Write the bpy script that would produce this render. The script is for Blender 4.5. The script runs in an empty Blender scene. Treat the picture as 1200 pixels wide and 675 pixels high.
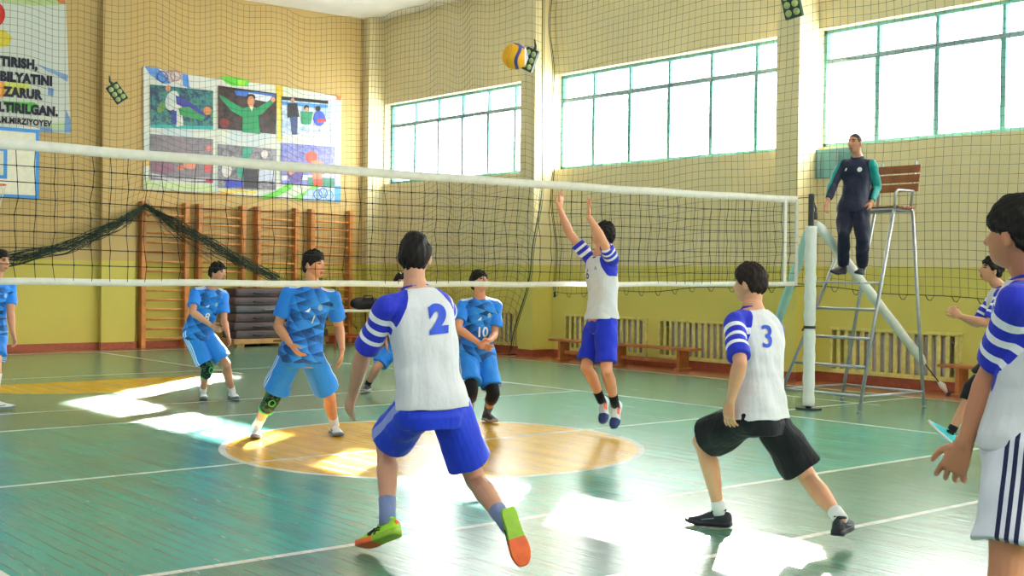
import bpy, bmesh, math, random
import numpy as np
from mathutils import Vector, Matrix
from mathutils.bvhtree import BVHTree

random.seed(7)
rng = np.random.default_rng(7)
SC = bpy.context.scene
COL = SC.collection
PI = math.pi

# ------------------------------------------------------------------ camera, sky, sun, exposure
FOC, YAW, PITCH, ROLL = 1455.77, 2.451573, -0.0126943, 0.0112103
CAM = np.array([8.9066, -6.4739, 1.5350])
IW, IH = 1200, 675
_F = np.array([math.cos(YAW) * math.cos(PITCH), math.sin(YAW) * math.cos(PITCH), math.sin(PITCH)])
_R = np.array([math.sin(YAW), -math.cos(YAW), 0.0])
_U = np.cross(_R, _F)
_R2 = math.cos(ROLL) * _R + math.sin(ROLL) * _U
_U2 = -math.sin(ROLL) * _R + math.cos(ROLL) * _U
FH = np.array([math.cos(YAW), math.sin(YAW), 0.0])      # the way the camera looks, on the ground
RH = _R.copy()
UP = np.array([0.0, 0.0, 1.0])

cam = bpy.data.cameras.new('camera')
cam.sensor_width = 36.0
cam.lens = FOC / IW * 36.0
cam.clip_start, cam.clip_end = 0.05, 300
cam_o = bpy.data.objects.new('camera', cam)
COL.objects.link(cam_o)
cam_o.matrix_world = Matrix(((_R2[0], _U2[0], -_F[0], CAM[0]), (_R2[1], _U2[1], -_F[1], CAM[1]),
                             (_R2[2], _U2[2], -_F[2], CAM[2]), (0, 0, 0, 1)))
SC.camera = cam_o

vs = SC.view_settings
vs.view_transform = 'Standard'
vs.look = 'None'
vs.gamma = 1.0
vs.use_curve_mapping = False
vs.exposure = 0.0

SKY_SUNSIDE, SKY_FAR, SUN_E = 8.0, 0.80, 110.0
SUN_DIR = Vector((1.68, -2.02, -1.0)).normalized()       # low winter sun through the windows

world = bpy.data.worlds.new('sky')
SC.world = world
world.use_nodes = True
_nt = world.node_tree
_nt.nodes.clear()
_o = _nt.nodes.new('ShaderNodeOutputWorld')
_b = _nt.nodes.new('ShaderNodeBackground')
_tc = _nt.nodes.new('ShaderNodeTexCoord')
_sx = _nt.nodes.new('ShaderNodeSeparateXYZ')
_mr = _nt.nodes.new('ShaderNodeMapRange')
_mr.inputs['From Min'].default_value = -0.5
_mr.inputs['From Max'].default_value = 0.6
_mr.inputs['To Min'].default_value = SKY_FAR
_mr.inputs['To Max'].default_value = SKY_SUNSIDE
_nt.links.new(_tc.outputs['Generated'], _sx.inputs[0])
_nt.links.new(_sx.outputs['Y'], _mr.inputs['Value'])
_nt.links.new(_mr.outputs[0], _b.inputs['Strength'])
_b.inputs['Color'].default_value = (0.88, 0.95, 1.0, 1)
_nt.links.new(_b.outputs[0], _o.inputs[0])

sun = bpy.data.lights.new('sun', 'SUN')
sun.energy = SUN_E
sun.angle = math.radians(0.55)
sun.color = (1.0, 0.95, 0.86)
sun_o = bpy.data.objects.new('sun', sun)
COL.objects.link(sun_o)
sun_o.location = (-10, 20, 12)
sun_o.rotation_euler = SUN_DIR.to_track_quat('-Z', 'Y').to_euler()

# ------------------------------------------------------------------ pixel <-> place helpers (photo taken as 1200 x 675)
def ray(x, y):
    return _F + (x - IW / 2) / FOC * _R2 - (y - IH / 2) / FOC * _U2

def at(x, y, d):
    return CAM + d * ray(x, y)

def on_plane(x, y, ax, v):
    r = ray(x, y)
    return CAM + (v - CAM[ax]) / r[ax] * r

def project(P):
    q = np.asarray(P, float) - CAM
    d = q @ _F
    return np.array([IW / 2 + FOC * (q @ _R2) / d, IH / 2 - FOC * (q @ _U2) / d])

def depth(P):
    return float((np.asarray(P, float) - CAM) @ _F)

# ------------------------------------------------------------------ object helpers
def nrm(v):
    v = np.asarray(v, float)
    return v / (np.linalg.norm(v) + 1e-12)

def tag(o, label=None, cat=None, group=None, kind=None):
    if label: o['label'] = label
    if cat: o['category'] = cat
    if group: o['group'] = group
    if kind: o['kind'] = kind
    return o

def thing(name, loc, label, cat, group=None):
    o = bpy.data.objects.new(name, None)
    o.empty_display_size = 0.2
    COL.objects.link(o)
    o.location = loc
    return tag(o, label, cat, group)

def wloc(o):
    v = np.zeros(3)
    while o is not None:
        v += np.array(o.location)
        o = o.parent
    return v

def outward(me):
    bm = bmesh.new()
    bm.from_mesh(me)
    bmesh.ops.recalc_face_normals(bm, faces=bm.faces[:])
    bm.to_mesh(me)
    bm.free()

class MB:
    """collects shapes (world coordinates) into one mesh object"""
    def __init__(s):
        s.v, s.f, s.m, s.n = [], [], [], 0

    def raw(s, verts, faces, mat=0):
        verts = np.asarray(verts, float)
        s.v.append(verts)
        for f in faces:
            s.f.append([i + s.n for i in f])
            s.m.append(mat)
        s.n += len(verts)
        return s

    def box(s, c, d, mat=0, ax=None, bev=0.0):
        """c centre, d full sizes, ax optional 3 axes"""
        c = np.asarray(c, float)
        X, Y, Z = ax if ax is not None else np.eye(3)
        h = np.asarray(d, float) / 2
        if bev <= 0:
            vs_ = [c + X * h[0] * i + Y * h[1] * j + Z * h[2] * k for i in (-1, 1) for j in (-1, 1) for k in (-1, 1)]
            fs = [(0, 1, 3, 2), (4, 6, 7, 5), (0, 4, 5, 1), (2, 3, 7, 6), (0, 2, 6, 4), (1, 5, 7, 3)]
            return s.raw(vs_, fs, mat)
        b = min(bev, h.min() * 0.9)
        bm = bmesh.new()
        bmesh.ops.create_cube(bm, size=1.0)
        for v in bm.verts:
            v.co = Vector((v.co.x * d[0], v.co.y * d[1], v.co.z * d[2]))
        bmesh.ops.bevel(bm, geom=bm.edges[:], offset=b, segments=2, affect='EDGES', profile=0.6)
        bm.verts.index_update()
        vv = [c + X * v.co.x + Y * v.co.y + Z * v.co.z for v in bm.verts]
        ff = [[v.index for v in f.verts] for f in bm.faces]
        bm.free()
        return s.raw(vv, ff, mat)

    def aabb(s, lo, hi, mat=0, bev=0.0):
        lo, hi = np.asarray(lo, float), np.asarray(hi, float)
        return s.box((lo + hi) / 2, hi - lo, mat, None, bev)

    def rings(s, R, mat=0, cap=True, closed=False):
        """R: list of (n,3) rings"""
        n = len(R[0])
        V = np.concatenate(R)
        F = []
        k = len(R)
        for i in range(k if closed else k - 1):
            a, b = i * n, ((i + 1) % k) * n
            for j in range(n):
                F.append((a + j, a + (j + 1) % n, b + (j + 1) % n, b + j))
        if cap and not closed:
            F.append(tuple(range(n - 1, -1, -1)))
            F.append(tuple(range((k - 1) * n, k * n)))
        return s.raw(V, F, mat)

    def tube(s, pts, r, n=10, mat=0, cap=True, side=None, flat=None, closed=False):
        """round tube through pts; r scalar or per-point; flat = ratio of the second axis"""
        pts = [np.asarray(p, float) for p in pts]
        r = [r] * len(pts) if np.isscalar(r) else list(r)
        R = []
        prev = None
        K = len(pts)
        for i, p in enumerate(pts):
            if closed:
                t = nrm(pts[(i + 1) % K] - pts[i - 1])
            else:
                t = nrm(pts[min(i + 1, K - 1)] - pts[max(i - 1, 0)])
            if side is not None:
                a = np.asarray(side, float)
            elif prev is not None:
                a = prev
            else:
                a = np.array([0, 0, 1.0]) if abs(t[2]) < 0.9 else np.array([1.0, 0, 0])
            a = nrm(a - t * (a @ t))
            prev = a
            b = np.cross(t, a)
            fl = 1.0 if flat is None else (flat if np.isscalar(flat) else flat[i])
            ang = np.arange(n) * 2 * PI / n
            R.append(p + r[i] * (np.outer(np.cos(ang), a) + fl * np.outer(np.sin(ang), b)))
        return s.rings(R, mat, cap, closed)

    def wires(s, polys, r, mat=0, n=3):
        """thin cords through polylines"""
        for P in polys:
            P = np.asarray(P, float)
            if len(P) < 2: continue
            T = np.gradient(P, axis=0)
            T /= np.linalg.norm(T, axis=1)[:, None] + 1e-9
            ref = np.where(np.abs(T[:, 2:3]) < 0.8, np.array([[0, 0, 1.0]]), np.array([[1.0, 0.3, 0]]))
            A = np.cross(T, ref)
            A /= np.linalg.norm(A, axis=1)[:, None] + 1e-9
            B = np.cross(T, A)
            V = np.stack([P + r * (math.cos(2 * PI * j / n) * A + math.sin(2 * PI * j / n) * B) for j in range(n)], 1).reshape(-1, 3)
            base = np.arange(len(P) - 1) * n
            F = []
            for j in range(n):
                k = (j + 1) % n
                F.append(np.stack([base + j, base + k, base + n + k, base + n + j], 1))
            s.raw(V, np.concatenate(F).tolist(), mat)
        return s

    def ball(s, c, r, mat=0, nu=14, nv=10, ax=None):
        r = np.array([r] * 3 if np.isscalar(r) else r, float)
        A = np.eye(3) if ax is None else np.asarray(ax)
        c = np.asarray(c, float)
        V, F = [c - A[2] * r[2]], []
        for i in range(1, nv):
            th = PI * i / nv
            for j in range(nu):
                ph = 2 * PI * j / nu
                q = np.array([math.sin(th) * math.cos(ph), math.sin(th) * math.sin(ph), -math.cos(th)]) * r
                V.append(c + q @ A)
        V.append(c + A[2] * r[2])
        for j in range(nu):
            F.append((0, 1 + (j + 1) % nu, 1 + j))
            F.append((len(V) - 1, 1 + (nv - 2) * nu + j, 1 + (nv - 2) * nu + (j + 1) % nu))
        for i in range(nv - 2):
            for j in range(nu):
                a = 1 + i * nu
                F.append((a + j, a + (j + 1) % nu, a + nu + (j + 1) % nu, a + nu + j))
        return s.raw(V, F, mat)

    def poly(s, pts, mat=0):
        return s.raw(pts, [tuple(range(len(pts)))], mat)

    def mesh(s, name, off=(0, 0, 0)):
        me = bpy.data.meshes.new(name)
        V = np.concatenate(s.v) - np.asarray(off, float)
        me.from_pydata(V.tolist(), [], s.f)
        me.update()
        return me

    def build(s, name, mats, parent=None, smooth=False):
        off = wloc(parent) if parent is not None else np.zeros(3)
        me = s.mesh(name, off)
        mats = mats if isinstance(mats, (list, tuple)) else [mats]
        if smooth: outward(me)
        for m in mats: me.materials.append(m)
        if len(mats) > 1:
            me.polygons.foreach_set('material_index', np.array(s.m, dtype=np.int32))
        me.polygons.foreach_set('use_smooth', np.full(len(me.polygons), bool(smooth)))
        o = bpy.data.objects.new(name, me)
        COL.objects.link(o)
        if parent is not None: o.parent = parent
        return o

# ------------------------------------------------------------------ materials
def lin(c):
    if isinstance(c, str):
        c = [int(c[i:i + 2], 16) / 255 for i in (0, 2, 4)]
    return tuple(x / 12.92 if x <= 0.04045 else ((x + 0.055) / 1.055) ** 2.4 for x in c)

class NT:
    """small helper for writing node maths"""
    def __init__(s, name):
        s.mat = bpy.data.materials.new(name)
        s.mat.use_nodes = True
        s.nt = s.mat.node_tree
        s.nt.nodes.clear()
        s.out = s.nt.nodes.new('ShaderNodeOutputMaterial')

    def node(s, t, **kw):
        n = s.nt.nodes.new(t)
        for k, v in kw.items():
            setattr(n, k, v)
        return n

    def put(s, sock, v):
        if hasattr(v, 'is_output') or isinstance(v, bpy.types.NodeSocket):
            s.nt.links.new(v, sock)
        elif v is not None:
            if isinstance(v, tuple) and len(v) == 3 and len(sock.default_value) == 4:
                v = (*v, 1)
            sock.default_value = v

    def m(s, op, a, b=None, c=None, clamp=False):
        n = s.node('ShaderNodeMath', operation=op, use_clamp=clamp)
        s.put(n.inputs[0], a)
        if b is not None: s.put(n.inputs[1], b)
        if c is not None: s.put(n.inputs[2], c)
        return n.outputs[0]

    def near(s, a, c, e):
        return s.m('COMPARE', a, c, e)

    def inside(s, a, lo, hi):
        return s.m('COMPARE', a, (lo + hi) / 2, (hi - lo) / 2)

    def mul(s, *a):
        r = a[0]
        for x in a[1:]: r = s.m('MULTIPLY', r, x)
        return r

    def anyof(s, *a):
        r = a[0]
        for x in a[1:]: r = s.m('MAXIMUM', r, x)
        return r

    def mix(s, f, a, b, blend='MIX'):
        n = s.node('ShaderNodeMix', data_type='RGBA', blend_type=blend)
        s.put(n.inputs[0], f)
        s.put(n.inputs[6], a)
        s.put(n.inputs[7], b)
        return n.outputs[2]

    def noise(s, vec, scale, detail=3, rough=0.55):
        n = s.node('ShaderNodeTexNoise')
        if vec is not None: s.put(n.inputs['Vector'], vec)
        n.inputs['Scale'].default_value = scale
        n.inputs['Detail'].default_value = detail
        n.inputs['Roughness'].default_value = rough
        return n.outputs[0]

    def ramp(s, f, stops, interp='LINEAR'):
        n = s.node('ShaderNodeValToRGB')
        cr = n.color_ramp
        cr.interpolation = interp
        while len(cr.elements) < len(stops): cr.elements.new(0.5)
        for e, (p, c) in zip(cr.elements, stops):
            e.position = p
            e.color = (*c, 1)
        s.put(n.inputs[0], f)
        return n.outputs[0]

    def maprange(s, v, a, b, c, d):
        n = s.node('ShaderNodeMapRange')
        s.put(n.inputs[0], v)
        for i, x in enumerate((a, b, c, d)): n.inputs[i + 1].default_value = x
        return n.outputs[0]

    def coord(s, kind='Object'):
        return s.node('ShaderNodeTexCoord').outputs[kind]

    def pos(s):
        return s.node('ShaderNodeNewGeometry').outputs['Position']

    def xyz(s, v):
        n = s.node('ShaderNodeSeparateXYZ')
        s.put(n.inputs[0], v)
        return n.outputs

    def scalev(s, v, sc):
        n = s.node('ShaderNodeMapping')
        s.put(n.inputs[0], v)
        n.inputs['Scale'].default_value = sc
        return n.outputs[0]

    def attr(s, name):
        return s.node('ShaderNodeAttribute', attribute_name=name).outputs['Fac']

    def bump(s, h, strength=0.3, dist=0.01):
        n = s.node('ShaderNodeBump')
        n.inputs['Strength'].default_value = strength
        n.inputs['Distance'].default_value = dist
        s.put(n.inputs['Height'], h)
        return n.outputs[0]

    def pbr(s, color, rough=0.5, metal=0.0, spec=0.5, normal=None, sheen=0.0, sss=0.0, coat=0.0):
        b = s.node('ShaderNodeBsdfPrincipled')
        s.put(b.inputs['Base Color'], color)
        s.put(b.inputs['Roughness'], rough)
        s.put(b.inputs['Metallic'], metal)
        s.put(b.inputs['Specular IOR Level'], spec)
        if sheen: b.inputs['Sheen Weight'].default_value = sheen
        if coat:
            b.inputs['Coat Weight'].default_value = coat
            b.inputs['Coat Roughness'].default_value = 0.24
            if normal is not None: s.put(b.inputs['Coat Normal'], normal)
        if sss:
            b.inputs['Subsurface Weight'].default_value = sss
            b.inputs['Subsurface Radius'].default_value = (0.012, 0.005, 0.003)
            b.inputs['Subsurface Scale'].default_value = 0.6
        if normal is not None: s.put(b.inputs['Normal'], normal)
        s.nt.links.new(b.outputs[0], s.out.inputs[0])
        return s.mat

_MC = {}
def paint(name, c, rough=0.5, metal=0.0, spec=0.4, var=0.06, scale=14.0, bump=0.0, sss=0.0):
    """a plain colour with a little procedural unevenness"""
    if name in _MC: return _MC[name]
    t = NT(name)
    c = lin(c)
    v = t.coord()
    n = t.noise(v, scale, 3)
    lo = tuple(max(0, x * (1 - var * 2)) for x in c)
    hi = tuple(min(1, x * (1 + var * 2)) for x in c)
    colr = t.ramp(n, [(0.3, lo), (0.7, hi)])
    nb = t.bump(t.noise(v, scale * 6, 2), bump, 0.004) if bump else None
    _MC[name] = t.pbr(colr, rough, metal, spec, nb, sss=sss)
    return _MC[name]

def cloth(name, c, fold=0.5):
    if name in _MC: return _MC[name]
    t = NT(name)
    c = lin(c)
    v = t.coord()
    w = t.scalev(v, (1.0, 1.0, 0.55))
    f = t.noise(w, 16, 3, 0.5)
    colr = t.ramp(t.noise(v, 7, 2), [(0.3, tuple(x * 0.94 for x in c)), (0.7, c)])
    _MC[name] = t.pbr(colr, 0.75, 0, 0.2, t.bump(f, fold, 0.02), sheen=0.1)
    return _MC[name]
# ------------------------------------------------------------------ the hall
XL, YW, ZC = -14.1, 8.65, 7.0          # poster wall, window wall, ceiling
XR, YN = 12.5, -9.5                    # how far the floor and ceiling run towards and past the camera

def wall_paint(name, lower, upper, line):
    t = NT(name)
    p = t.pos()
    x, y, z = t.xyz(p)
    n = t.noise(p, 1.1, 4)
    up = t.ramp(n, [(0.3, tuple(c * 0.94 for c in lin(upper))), (0.7, lin(upper))])
    lo = t.ramp(n, [(0.3, tuple(c * 0.95 for c in lin(lower))), (0.7, lin(lower))])
    zz = t.m('ADD', z, t.m('MULTIPLY', t.m('SUBTRACT', t.noise(p, 6, 2), 0.5), 0.02))
    c = t.mix(t.m('GREATER_THAN', zz, line), lo, up)
    return t.pbr(c, 0.62, 0, 0.3, t.bump(t.noise(p, 30, 3), 0.12, 0.01))

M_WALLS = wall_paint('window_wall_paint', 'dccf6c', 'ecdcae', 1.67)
M_WALLE = wall_paint('wall_paint_darkened', 'cabb58', 'c4a76c', 1.67)  # same wall paint; end wall darkened, window wall lightened to balance the light
M_CEIL = paint('ceiling_paint', 'e9e6e0', 0.8, var=0.02, scale=2)
M_BASE = paint('brown_baseboard_paint', '9c4f35', 0.5, var=0.08)

# floor ------------------------------------------------------------
def floor_material():
    t = NT('painted_plank_floor')
    p = t.pos()
    x, y, z = t.xyz(p)
    W = 0.085
    row = t.m('FLOOR', t.m('DIVIDE', y, W))
    fr = t.m('FRACT', t.m('DIVIDE', y, W))
    gap = t.anyof(t.m('LESS_THAN', fr, 0.035), t.m('GREATER_THAN', fr, 0.965))
    wn = t.node('ShaderNodeTexWhiteNoise', noise_dimensions='1D')
    t.put(wn.inputs['W'], row)
    rowrand = wn.outputs['Value']
    streak = t.noise(t.scalev(p, (0.9, 11.0, 1.0)), 3.0, 5, 0.62)
    blot = t.noise(p, 0.8, 3)
    teal = t.ramp(blot, [(0.3, lin('2f9284')), (0.7, lin('3da594'))])
    dark = t.ramp(blot, [(0.3, lin('4f7d68')), (0.7, lin('5d8e76'))])
    ax, ay = t.m('ABSOLUTE', x), t.m('ABSOLUTE', y)
    inner = t.mul(t.m('LESS_THAN', ax, 3.0), t.m('LESS_THAN', ay, 4.5))
    base = t.mix(inner, dark, teal)
    yellow = t.ramp(blot, [(0.3, lin('d99f14')), (0.7, lin('e6b022'))])
    r2 = t.m('SQRT', t.m('ADD', t.m('MULTIPLY', x, x), t.m('MULTIPLY', y, y)))
    disc = t.m('LESS_THAN', r2, 1.80)
    xf, yf = t.m('ADD', x, 7.72), t.m('ADD', y, 0.3)
    rf = t.m('SQRT', t.m('ADD', t.m('MULTIPLY', xf, xf), t.m('MULTIPLY', yf, yf)))
    half = t.mul(t.m('LESS_THAN', rf, 1.75), t.m('GREATER_THAN', xf, 0.0))
    base = t.mix(t.anyof(disc, half), base, yellow)
    # brown painted border by the walls
    edge = t.anyof(t.m('GREATER_THAN', y, 7.6), t.m('LESS_THAN', x, -13.4))
    base = t.mix(edge, base, lin('b0664a'))
    # white lines
    ring = t.near(r2, 1.83, 0.03)
    L = [
        t.mul(t.near(x, 0.0, 0.03), t.m('LESS_THAN', ay, 7.55)),
        t.mul(t.near(ax, 3.0, 0.03), t.m('LESS_THAN', ay, 4.5)),
        t.mul(t.near(ax, 4.4, 0.028), t.m('LESS_THAN', ay, 4.5)),
        t.mul(t.near(ay, 4.5, 0.03), t.m('LESS_THAN', ax, 9.0)),
        t.mul(t.near(ax, 8.5, 0.025), t.m('LESS_THAN', ay, 4.5)),
        t.mul(t.near(y, 7.55, 0.03), t.m('LESS_THAN', ax, 13.35)),
        t.mul(t.near(x, -13.35, 0.03), t.m('LESS_THAN', ay, 7.55)),
        t.mul(t.near(y, 2.1, 0.025), t.inside(x, -13.35, -7.7)),
        t.mul(t.inside(y, 6.3, 6.34), t.inside(x, -2.2, 0.3)),
        ring]
    lines = t.anyof(*L)
    wear = t.m('GREATER_THAN', streak, 0.36)
    base = t.mix(t.mul(lines, t.m('ADD', t.mul(wear, 0.35), 0.6)), base, lin('eceadf'))
    # boards: each a little different, dark seams, scuffs
    base = t.mix(1.0, base, t.ramp(rowrand, [(0.0, (0.88,) * 3), (1.0, (1.06,) * 3)]), 'MULTIPLY')
    base = t.mix(1.0, base, t.ramp(streak, [(0.25, (0.74,) * 3), (0.5, (1.0,) * 3), (0.8, (1.08,) * 3)]), 'MULTIPLY')
    seam = t.mul(gap, t.m('GREATER_THAN', t.noise(t.scalev(p, (0.7, 6, 1)), 2.2, 3), 0.47))
    base = t.mix(t.mul(seam, 0.45), base, lin('20342c'))
    h = t.m('ADD', t.mul(streak, 0.5), t.m('SUBTRACT', t.mul(rowrand, 0.18), t.mul(gap, 0.6)))
    rough = t.maprange(streak, 0.2, 0.8, 0.31, 0.13)
    nor = t.bump(h, 0.55, 0.008)
    return t.pbr(base, rough, 0, 1.15, nor)

fl = MB().aabb((XL - 0.6, YN, -0.2), (XR, YW + 0.6, 0.0)).build('floor', floor_material())
tag(fl, kind='structure')
cl = MB().aabb((XL - 0.6, YN, ZC), (XR, YW + 0.6, ZC + 0.3)).build('ceiling', M_CEIL)
tag(cl, kind='structure')

# poster wall
w = MB().aabb((XL - 0.4, YN, 0), (XL, YW + 0.5, ZC))
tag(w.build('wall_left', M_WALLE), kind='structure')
w = MB().aabb((XL, 2.42, 0), (XL + 0.13, 3.08, ZC))
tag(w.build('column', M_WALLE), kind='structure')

w = MB().aabb((XR, YN, 0), (XR + 0.3, YW + 0.5, 2.6)).aabb((XR, YN, 6.2), (XR + 0.3, YW + 0.5, ZC))  # unseen end wall, its wide gap shaped to let sky light in
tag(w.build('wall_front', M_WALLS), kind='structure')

# window wall with window openings and radiator niches
WINS = [(-13.85, -8.75), (-8.25, -2.75), (-2.41, 3.05), (3.45, 8.95)]
ZB, ZT, ZTR = 3.42, 5.16, 4.70
NICHE = [(-11.2, -9.3), (-7.83, -5.84), (-5.49, -3.55), (-2.05, -0.03), (0.45, 2.45)]
NZ = (0.16, 0.77)
xs = sorted({XL - 0.4, XR, *[a for p_ in WINS for a in p_], *[a for p_ in NICHE for a in p_]})
def wall_layer(mb, y0, y1, niches):
    for a, b in zip(xs[:-1], xs[1:]):
        m_ = (a + b) / 2
        holes = []
        if niches and any(p_[0] < m_ < p_[1] for p_ in NICHE): holes.append(NZ)
        if any(p_[0] < m_ < p_[1] for p_ in WINS): holes.append((ZB, ZT))
        z = 0.0
        for lo, hi in holes + [(ZC, ZC)]:
            if lo > z: mb.aabb((a, y0, z), (b, y1, lo))
            z = hi
w = MB()
wall_layer(w, YW, YW + 0.20, True)
wall_layer(w, YW + 0.20, YW + 0.32, False)
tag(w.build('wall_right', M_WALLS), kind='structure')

for k, (a, b, f) in enumerate([(XL, -13.88, 8.25), (-8.66, -8.25, 8.18), (-2.78, -2.37, 8.18), (3.05, 3.46, 8.18)]):
    w = MB().aabb((a, f, 0), (b, YW + 0.002, ZC))
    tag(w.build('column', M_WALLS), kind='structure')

bb = MB().aabb((XL, YN, 0), (XL + 0.025, 2.42, 0.13), bev=0.006).aabb((XL + 0.1, 2.40, 0), (XL + 0.155, 3.10, 0.13), bev=0.006) \
    .aabb((XL, 3.08, 0), (XL + 0.025, YW, 0.13), bev=0.006)
tag(bb.build('baseboard_left', M_BASE), kind='structure')
bb = MB()
for a, b in [(-13.88, -8.66), (-8.25, -2.78), (-2.37, 3.05), (3.46, XR)]:
    bb.aabb((a, YW - 0.025, 0), (b, YW + 0.01, 0.13), bev=0.006)
for a, b in [(XL, -13.88), (-8.66, -8.25), (-2.78, -2.37), (3.05, 3.46)]:
    bb.aabb((a - 0.02, 8.155 if a > -14 else 8.225, 0), (b + 0.02, YW, 0.13), bev=0.006)
tag(bb.build('baseboard_right', M_BASE), kind='structure')

# windows ------------------------------------------------------------
M_TEAL = paint('teal_window_paint', '6aa5a4', 0.5, var=0.05)
M_TEAL2 = paint('grey_teal_window_paint', '84a0a6', 0.5, var=0.05)

def pane_mat(name, clear, tint):
    t = NT(name)
    tr = t.node('ShaderNodeBsdfTransparent')
    t.put(tr.inputs[0], tint)
    tl = t.node('ShaderNodeBsdfTranslucent')
    n = t.noise(t.pos(), 5, 3)
    t.put(tl.inputs[0], t.ramp(n, [(0.3, (0.80, 0.84, 0.86)), (0.7, (0.9, 0.92, 0.93))]))
    gl = t.node('ShaderNodeBsdfGlossy')
    gl.inputs['Roughness'].default_value = 0.08
    m1 = t.node('ShaderNodeMixShader')
    m1.inputs[0].default_value = clear
    t.nt.links.new(tl.outputs[0], m1.inputs[1])
    t.nt.links.new(tr.outputs[0], m1.inputs[2])
    m2 = t.node('ShaderNodeMixShader')
    m2.inputs[0].default_value = 0.05
    t.nt.links.new(m1.outputs[0], m2.inputs[1])
    t.nt.links.new(gl.outputs[0], m2.inputs[2])
    t.nt.links.new(m2.outputs[0], t.out.inputs[0])
    return t.mat

M_CLEAR = pane_mat('clear_window_glass', 0.97, (0.98, 0.99, 1.0))
M_SUNSTOP = pane_mat('sun_stopping_glass', 0.0, (0.95, 0.98, 1.0))  # added diffusion, keeps direct sun from passing the lower panes

def window(k, a, b, mull, wide):
    y = YW + 0.22
    fr = MB()
    for z0, z1 in ((ZB - 0.02, ZB + 0.07), (ZT - 0.05, ZT)):
        fr.aabb((a, y - 0.05, z0), (b, y + 0.04, z1))
    fr.aabb((a, y - 0.05, ZB), (a + 0.05, y + 0.04, ZT)).aabb((b - 0.05, y - 0.05, ZB), (b, y + 0.04, ZT))
    fo = fr.build('window_%d' % k, M_TEAL)
    tag(fo, kind='structure')
    tr = MB().aabb((a + 0.05, y - 0.035, ZTR - 0.035), (b - 0.05, y + 0.03, ZTR + 0.035))
    tr.build('transom', M_TEAL2, fo)
    for m_ in mull:
        MB().aabb((m_ - wide, y - 0.04, ZB + 0.07), (m_ + wide, y + 0.03, ZTR - 0.035)) \
            .aabb((m_ - wide * 0.6, y - 0.03, ZTR + 0.035), (m_ + wide * 0.6, y + 0.03, ZT - 0.05)) \
            .build('mullion', M_TEAL, fo)
    cuts = [a + 0.05] + list(mull) + [b - 0.05]
    for i, (p0, p1) in enumerate(zip(cuts[:-1], cuts[1:])):
        lowm = M_CLEAR if (k == 1 and i == 0) else M_SUNSTOP
        MB().poly([(p0, y, ZB + 0.07), (p1, y, ZB + 0.07), (p1, y, ZTR), (p0, y, ZTR)]).build('pane', lowm, fo)
        MB().poly([(p0, y, ZTR), (p1, y, ZTR), (p1, y, ZT - 0.05), (p0, y, ZT - 0.05)]).build('pane', M_CLEAR, fo)
    return fo

window(1, *WINS[0], [-12.96, -12.12, -11.29, -10.44, -9.61], 0.032)
window(2, *WINS[1], [-7.40, -6.49, -5.56, -4.63, -3.70], 0.036)
window(3, *WINS[2], [-1.50, -0.56, 0.41, 1.33, 2.25], 0.038)
window(4, *WINS[3], [4.38, 5.30, 6.22, 7.14, 8.06], 0.038)

# teal sash board leaning under the near window
t_ = thing('window_shutter', (-2.0, YW - 0.04, 2.96), 'small teal boarded sash hanging below the window behind the referee', 'shutter')
mb = MB().aabb((-2.38, YW - 0.06, 2.96), (-1.60, YW - 0.02, 3.38), bev=0.006)
mb.build('panel', M_TEAL, t_)
for x_ in (-2.30, -1.99, -1.68): MB().aabb((x_ - 0.03, YW - 0.075, 2.98), (x_ + 0.03, YW - 0.058, 3.36), bev=0.004).build('batten', M_TEAL2, t_)

# radiators behind slatted covers ---------------------------------------
M_RAD = paint('radiator_grey', 'd0c8c6', 0.45, var=0.06)
M_SLAT = paint('yellow_slat_paint', 'e0d27c', 0.55, var=0.06)
RADL = ['in the far bay beyond the first column', 'behind the jumping player', 'behind the right half of the brown bench', 'behind the referee ladder', 'nearest the camera, past the referee']
def radiator(i, a, b):
    t = thing('radiator', ((a + b) / 2, YW + 0.1, NZ[0]), 'grey ribbed radiator in a wall niche ' + RADL[i], 'radiator', 'radiators along the window wall')
    n = int((b - a - 0.3) / 0.11)
    fins = MB()
    for k in range(n):
        x = a + 0.24 + k * 0.11
        fins.aabb((x - 0.048, YW + 0.03, NZ[0] + 0.03), (x + 0.048, YW + 0.15, NZ[1] - 0.05), bev=0.014)
    fins.build('fins', M_RAD, t, True)
    MB().tube([(a + 0.02, YW + 0.12, NZ[0] + 0.10), (b - 0.02, YW + 0.12, NZ[0] + 0.10)], 0.018)\
        .tube([(a + 0.02, YW + 0.12, NZ[1] - 0.12), (b - 0.02, YW + 0.12, NZ[1] - 0.12)], 0.018).build('pipe', M_RAD, t, True)
    c = thing('radiator_cover', ((a + b) / 2, YW, NZ[0]), 'yellow slatted wooden radiator cover ' + RADL[i], 'radiator cover', 'radiator covers along the window wall')
    fr = MB()
    for z0, z1 in ((NZ[0] - 0.03, NZ[0] + 0.03), (NZ[1] - 0.02, NZ[1] + 0.02)):
        fr.aabb((a - 0.04, YW - 0.035, z0), (b + 0.04, YW + 0.01, z1), bev=0.004)
    fr.aabb((a - 0.04, YW - 0.035, NZ[0]), (a, YW + 0.01, NZ[1]), bev=0.004).aabb((b, YW - 0.035, NZ[0]), (b + 0.04, YW + 0.01, NZ[1]), bev=0.004)
    fr.build('frame', M_SLAT, c)
    k = int((b - a) / 0.128)
    for j in range(k):
        x = a + 0.10 + (b - a - 0.14) * j / (k - 1)
        MB().aabb((x - 0.03, YW - 0.025, NZ[0] + 0.02), (x + 0.03, YW - 0.003, NZ[1] - 0.01), bev=0.004).build('slat', M_SLAT, c)
for i, (a, b) in enumerate(NICHE): radiator(i, a, b)

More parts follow.
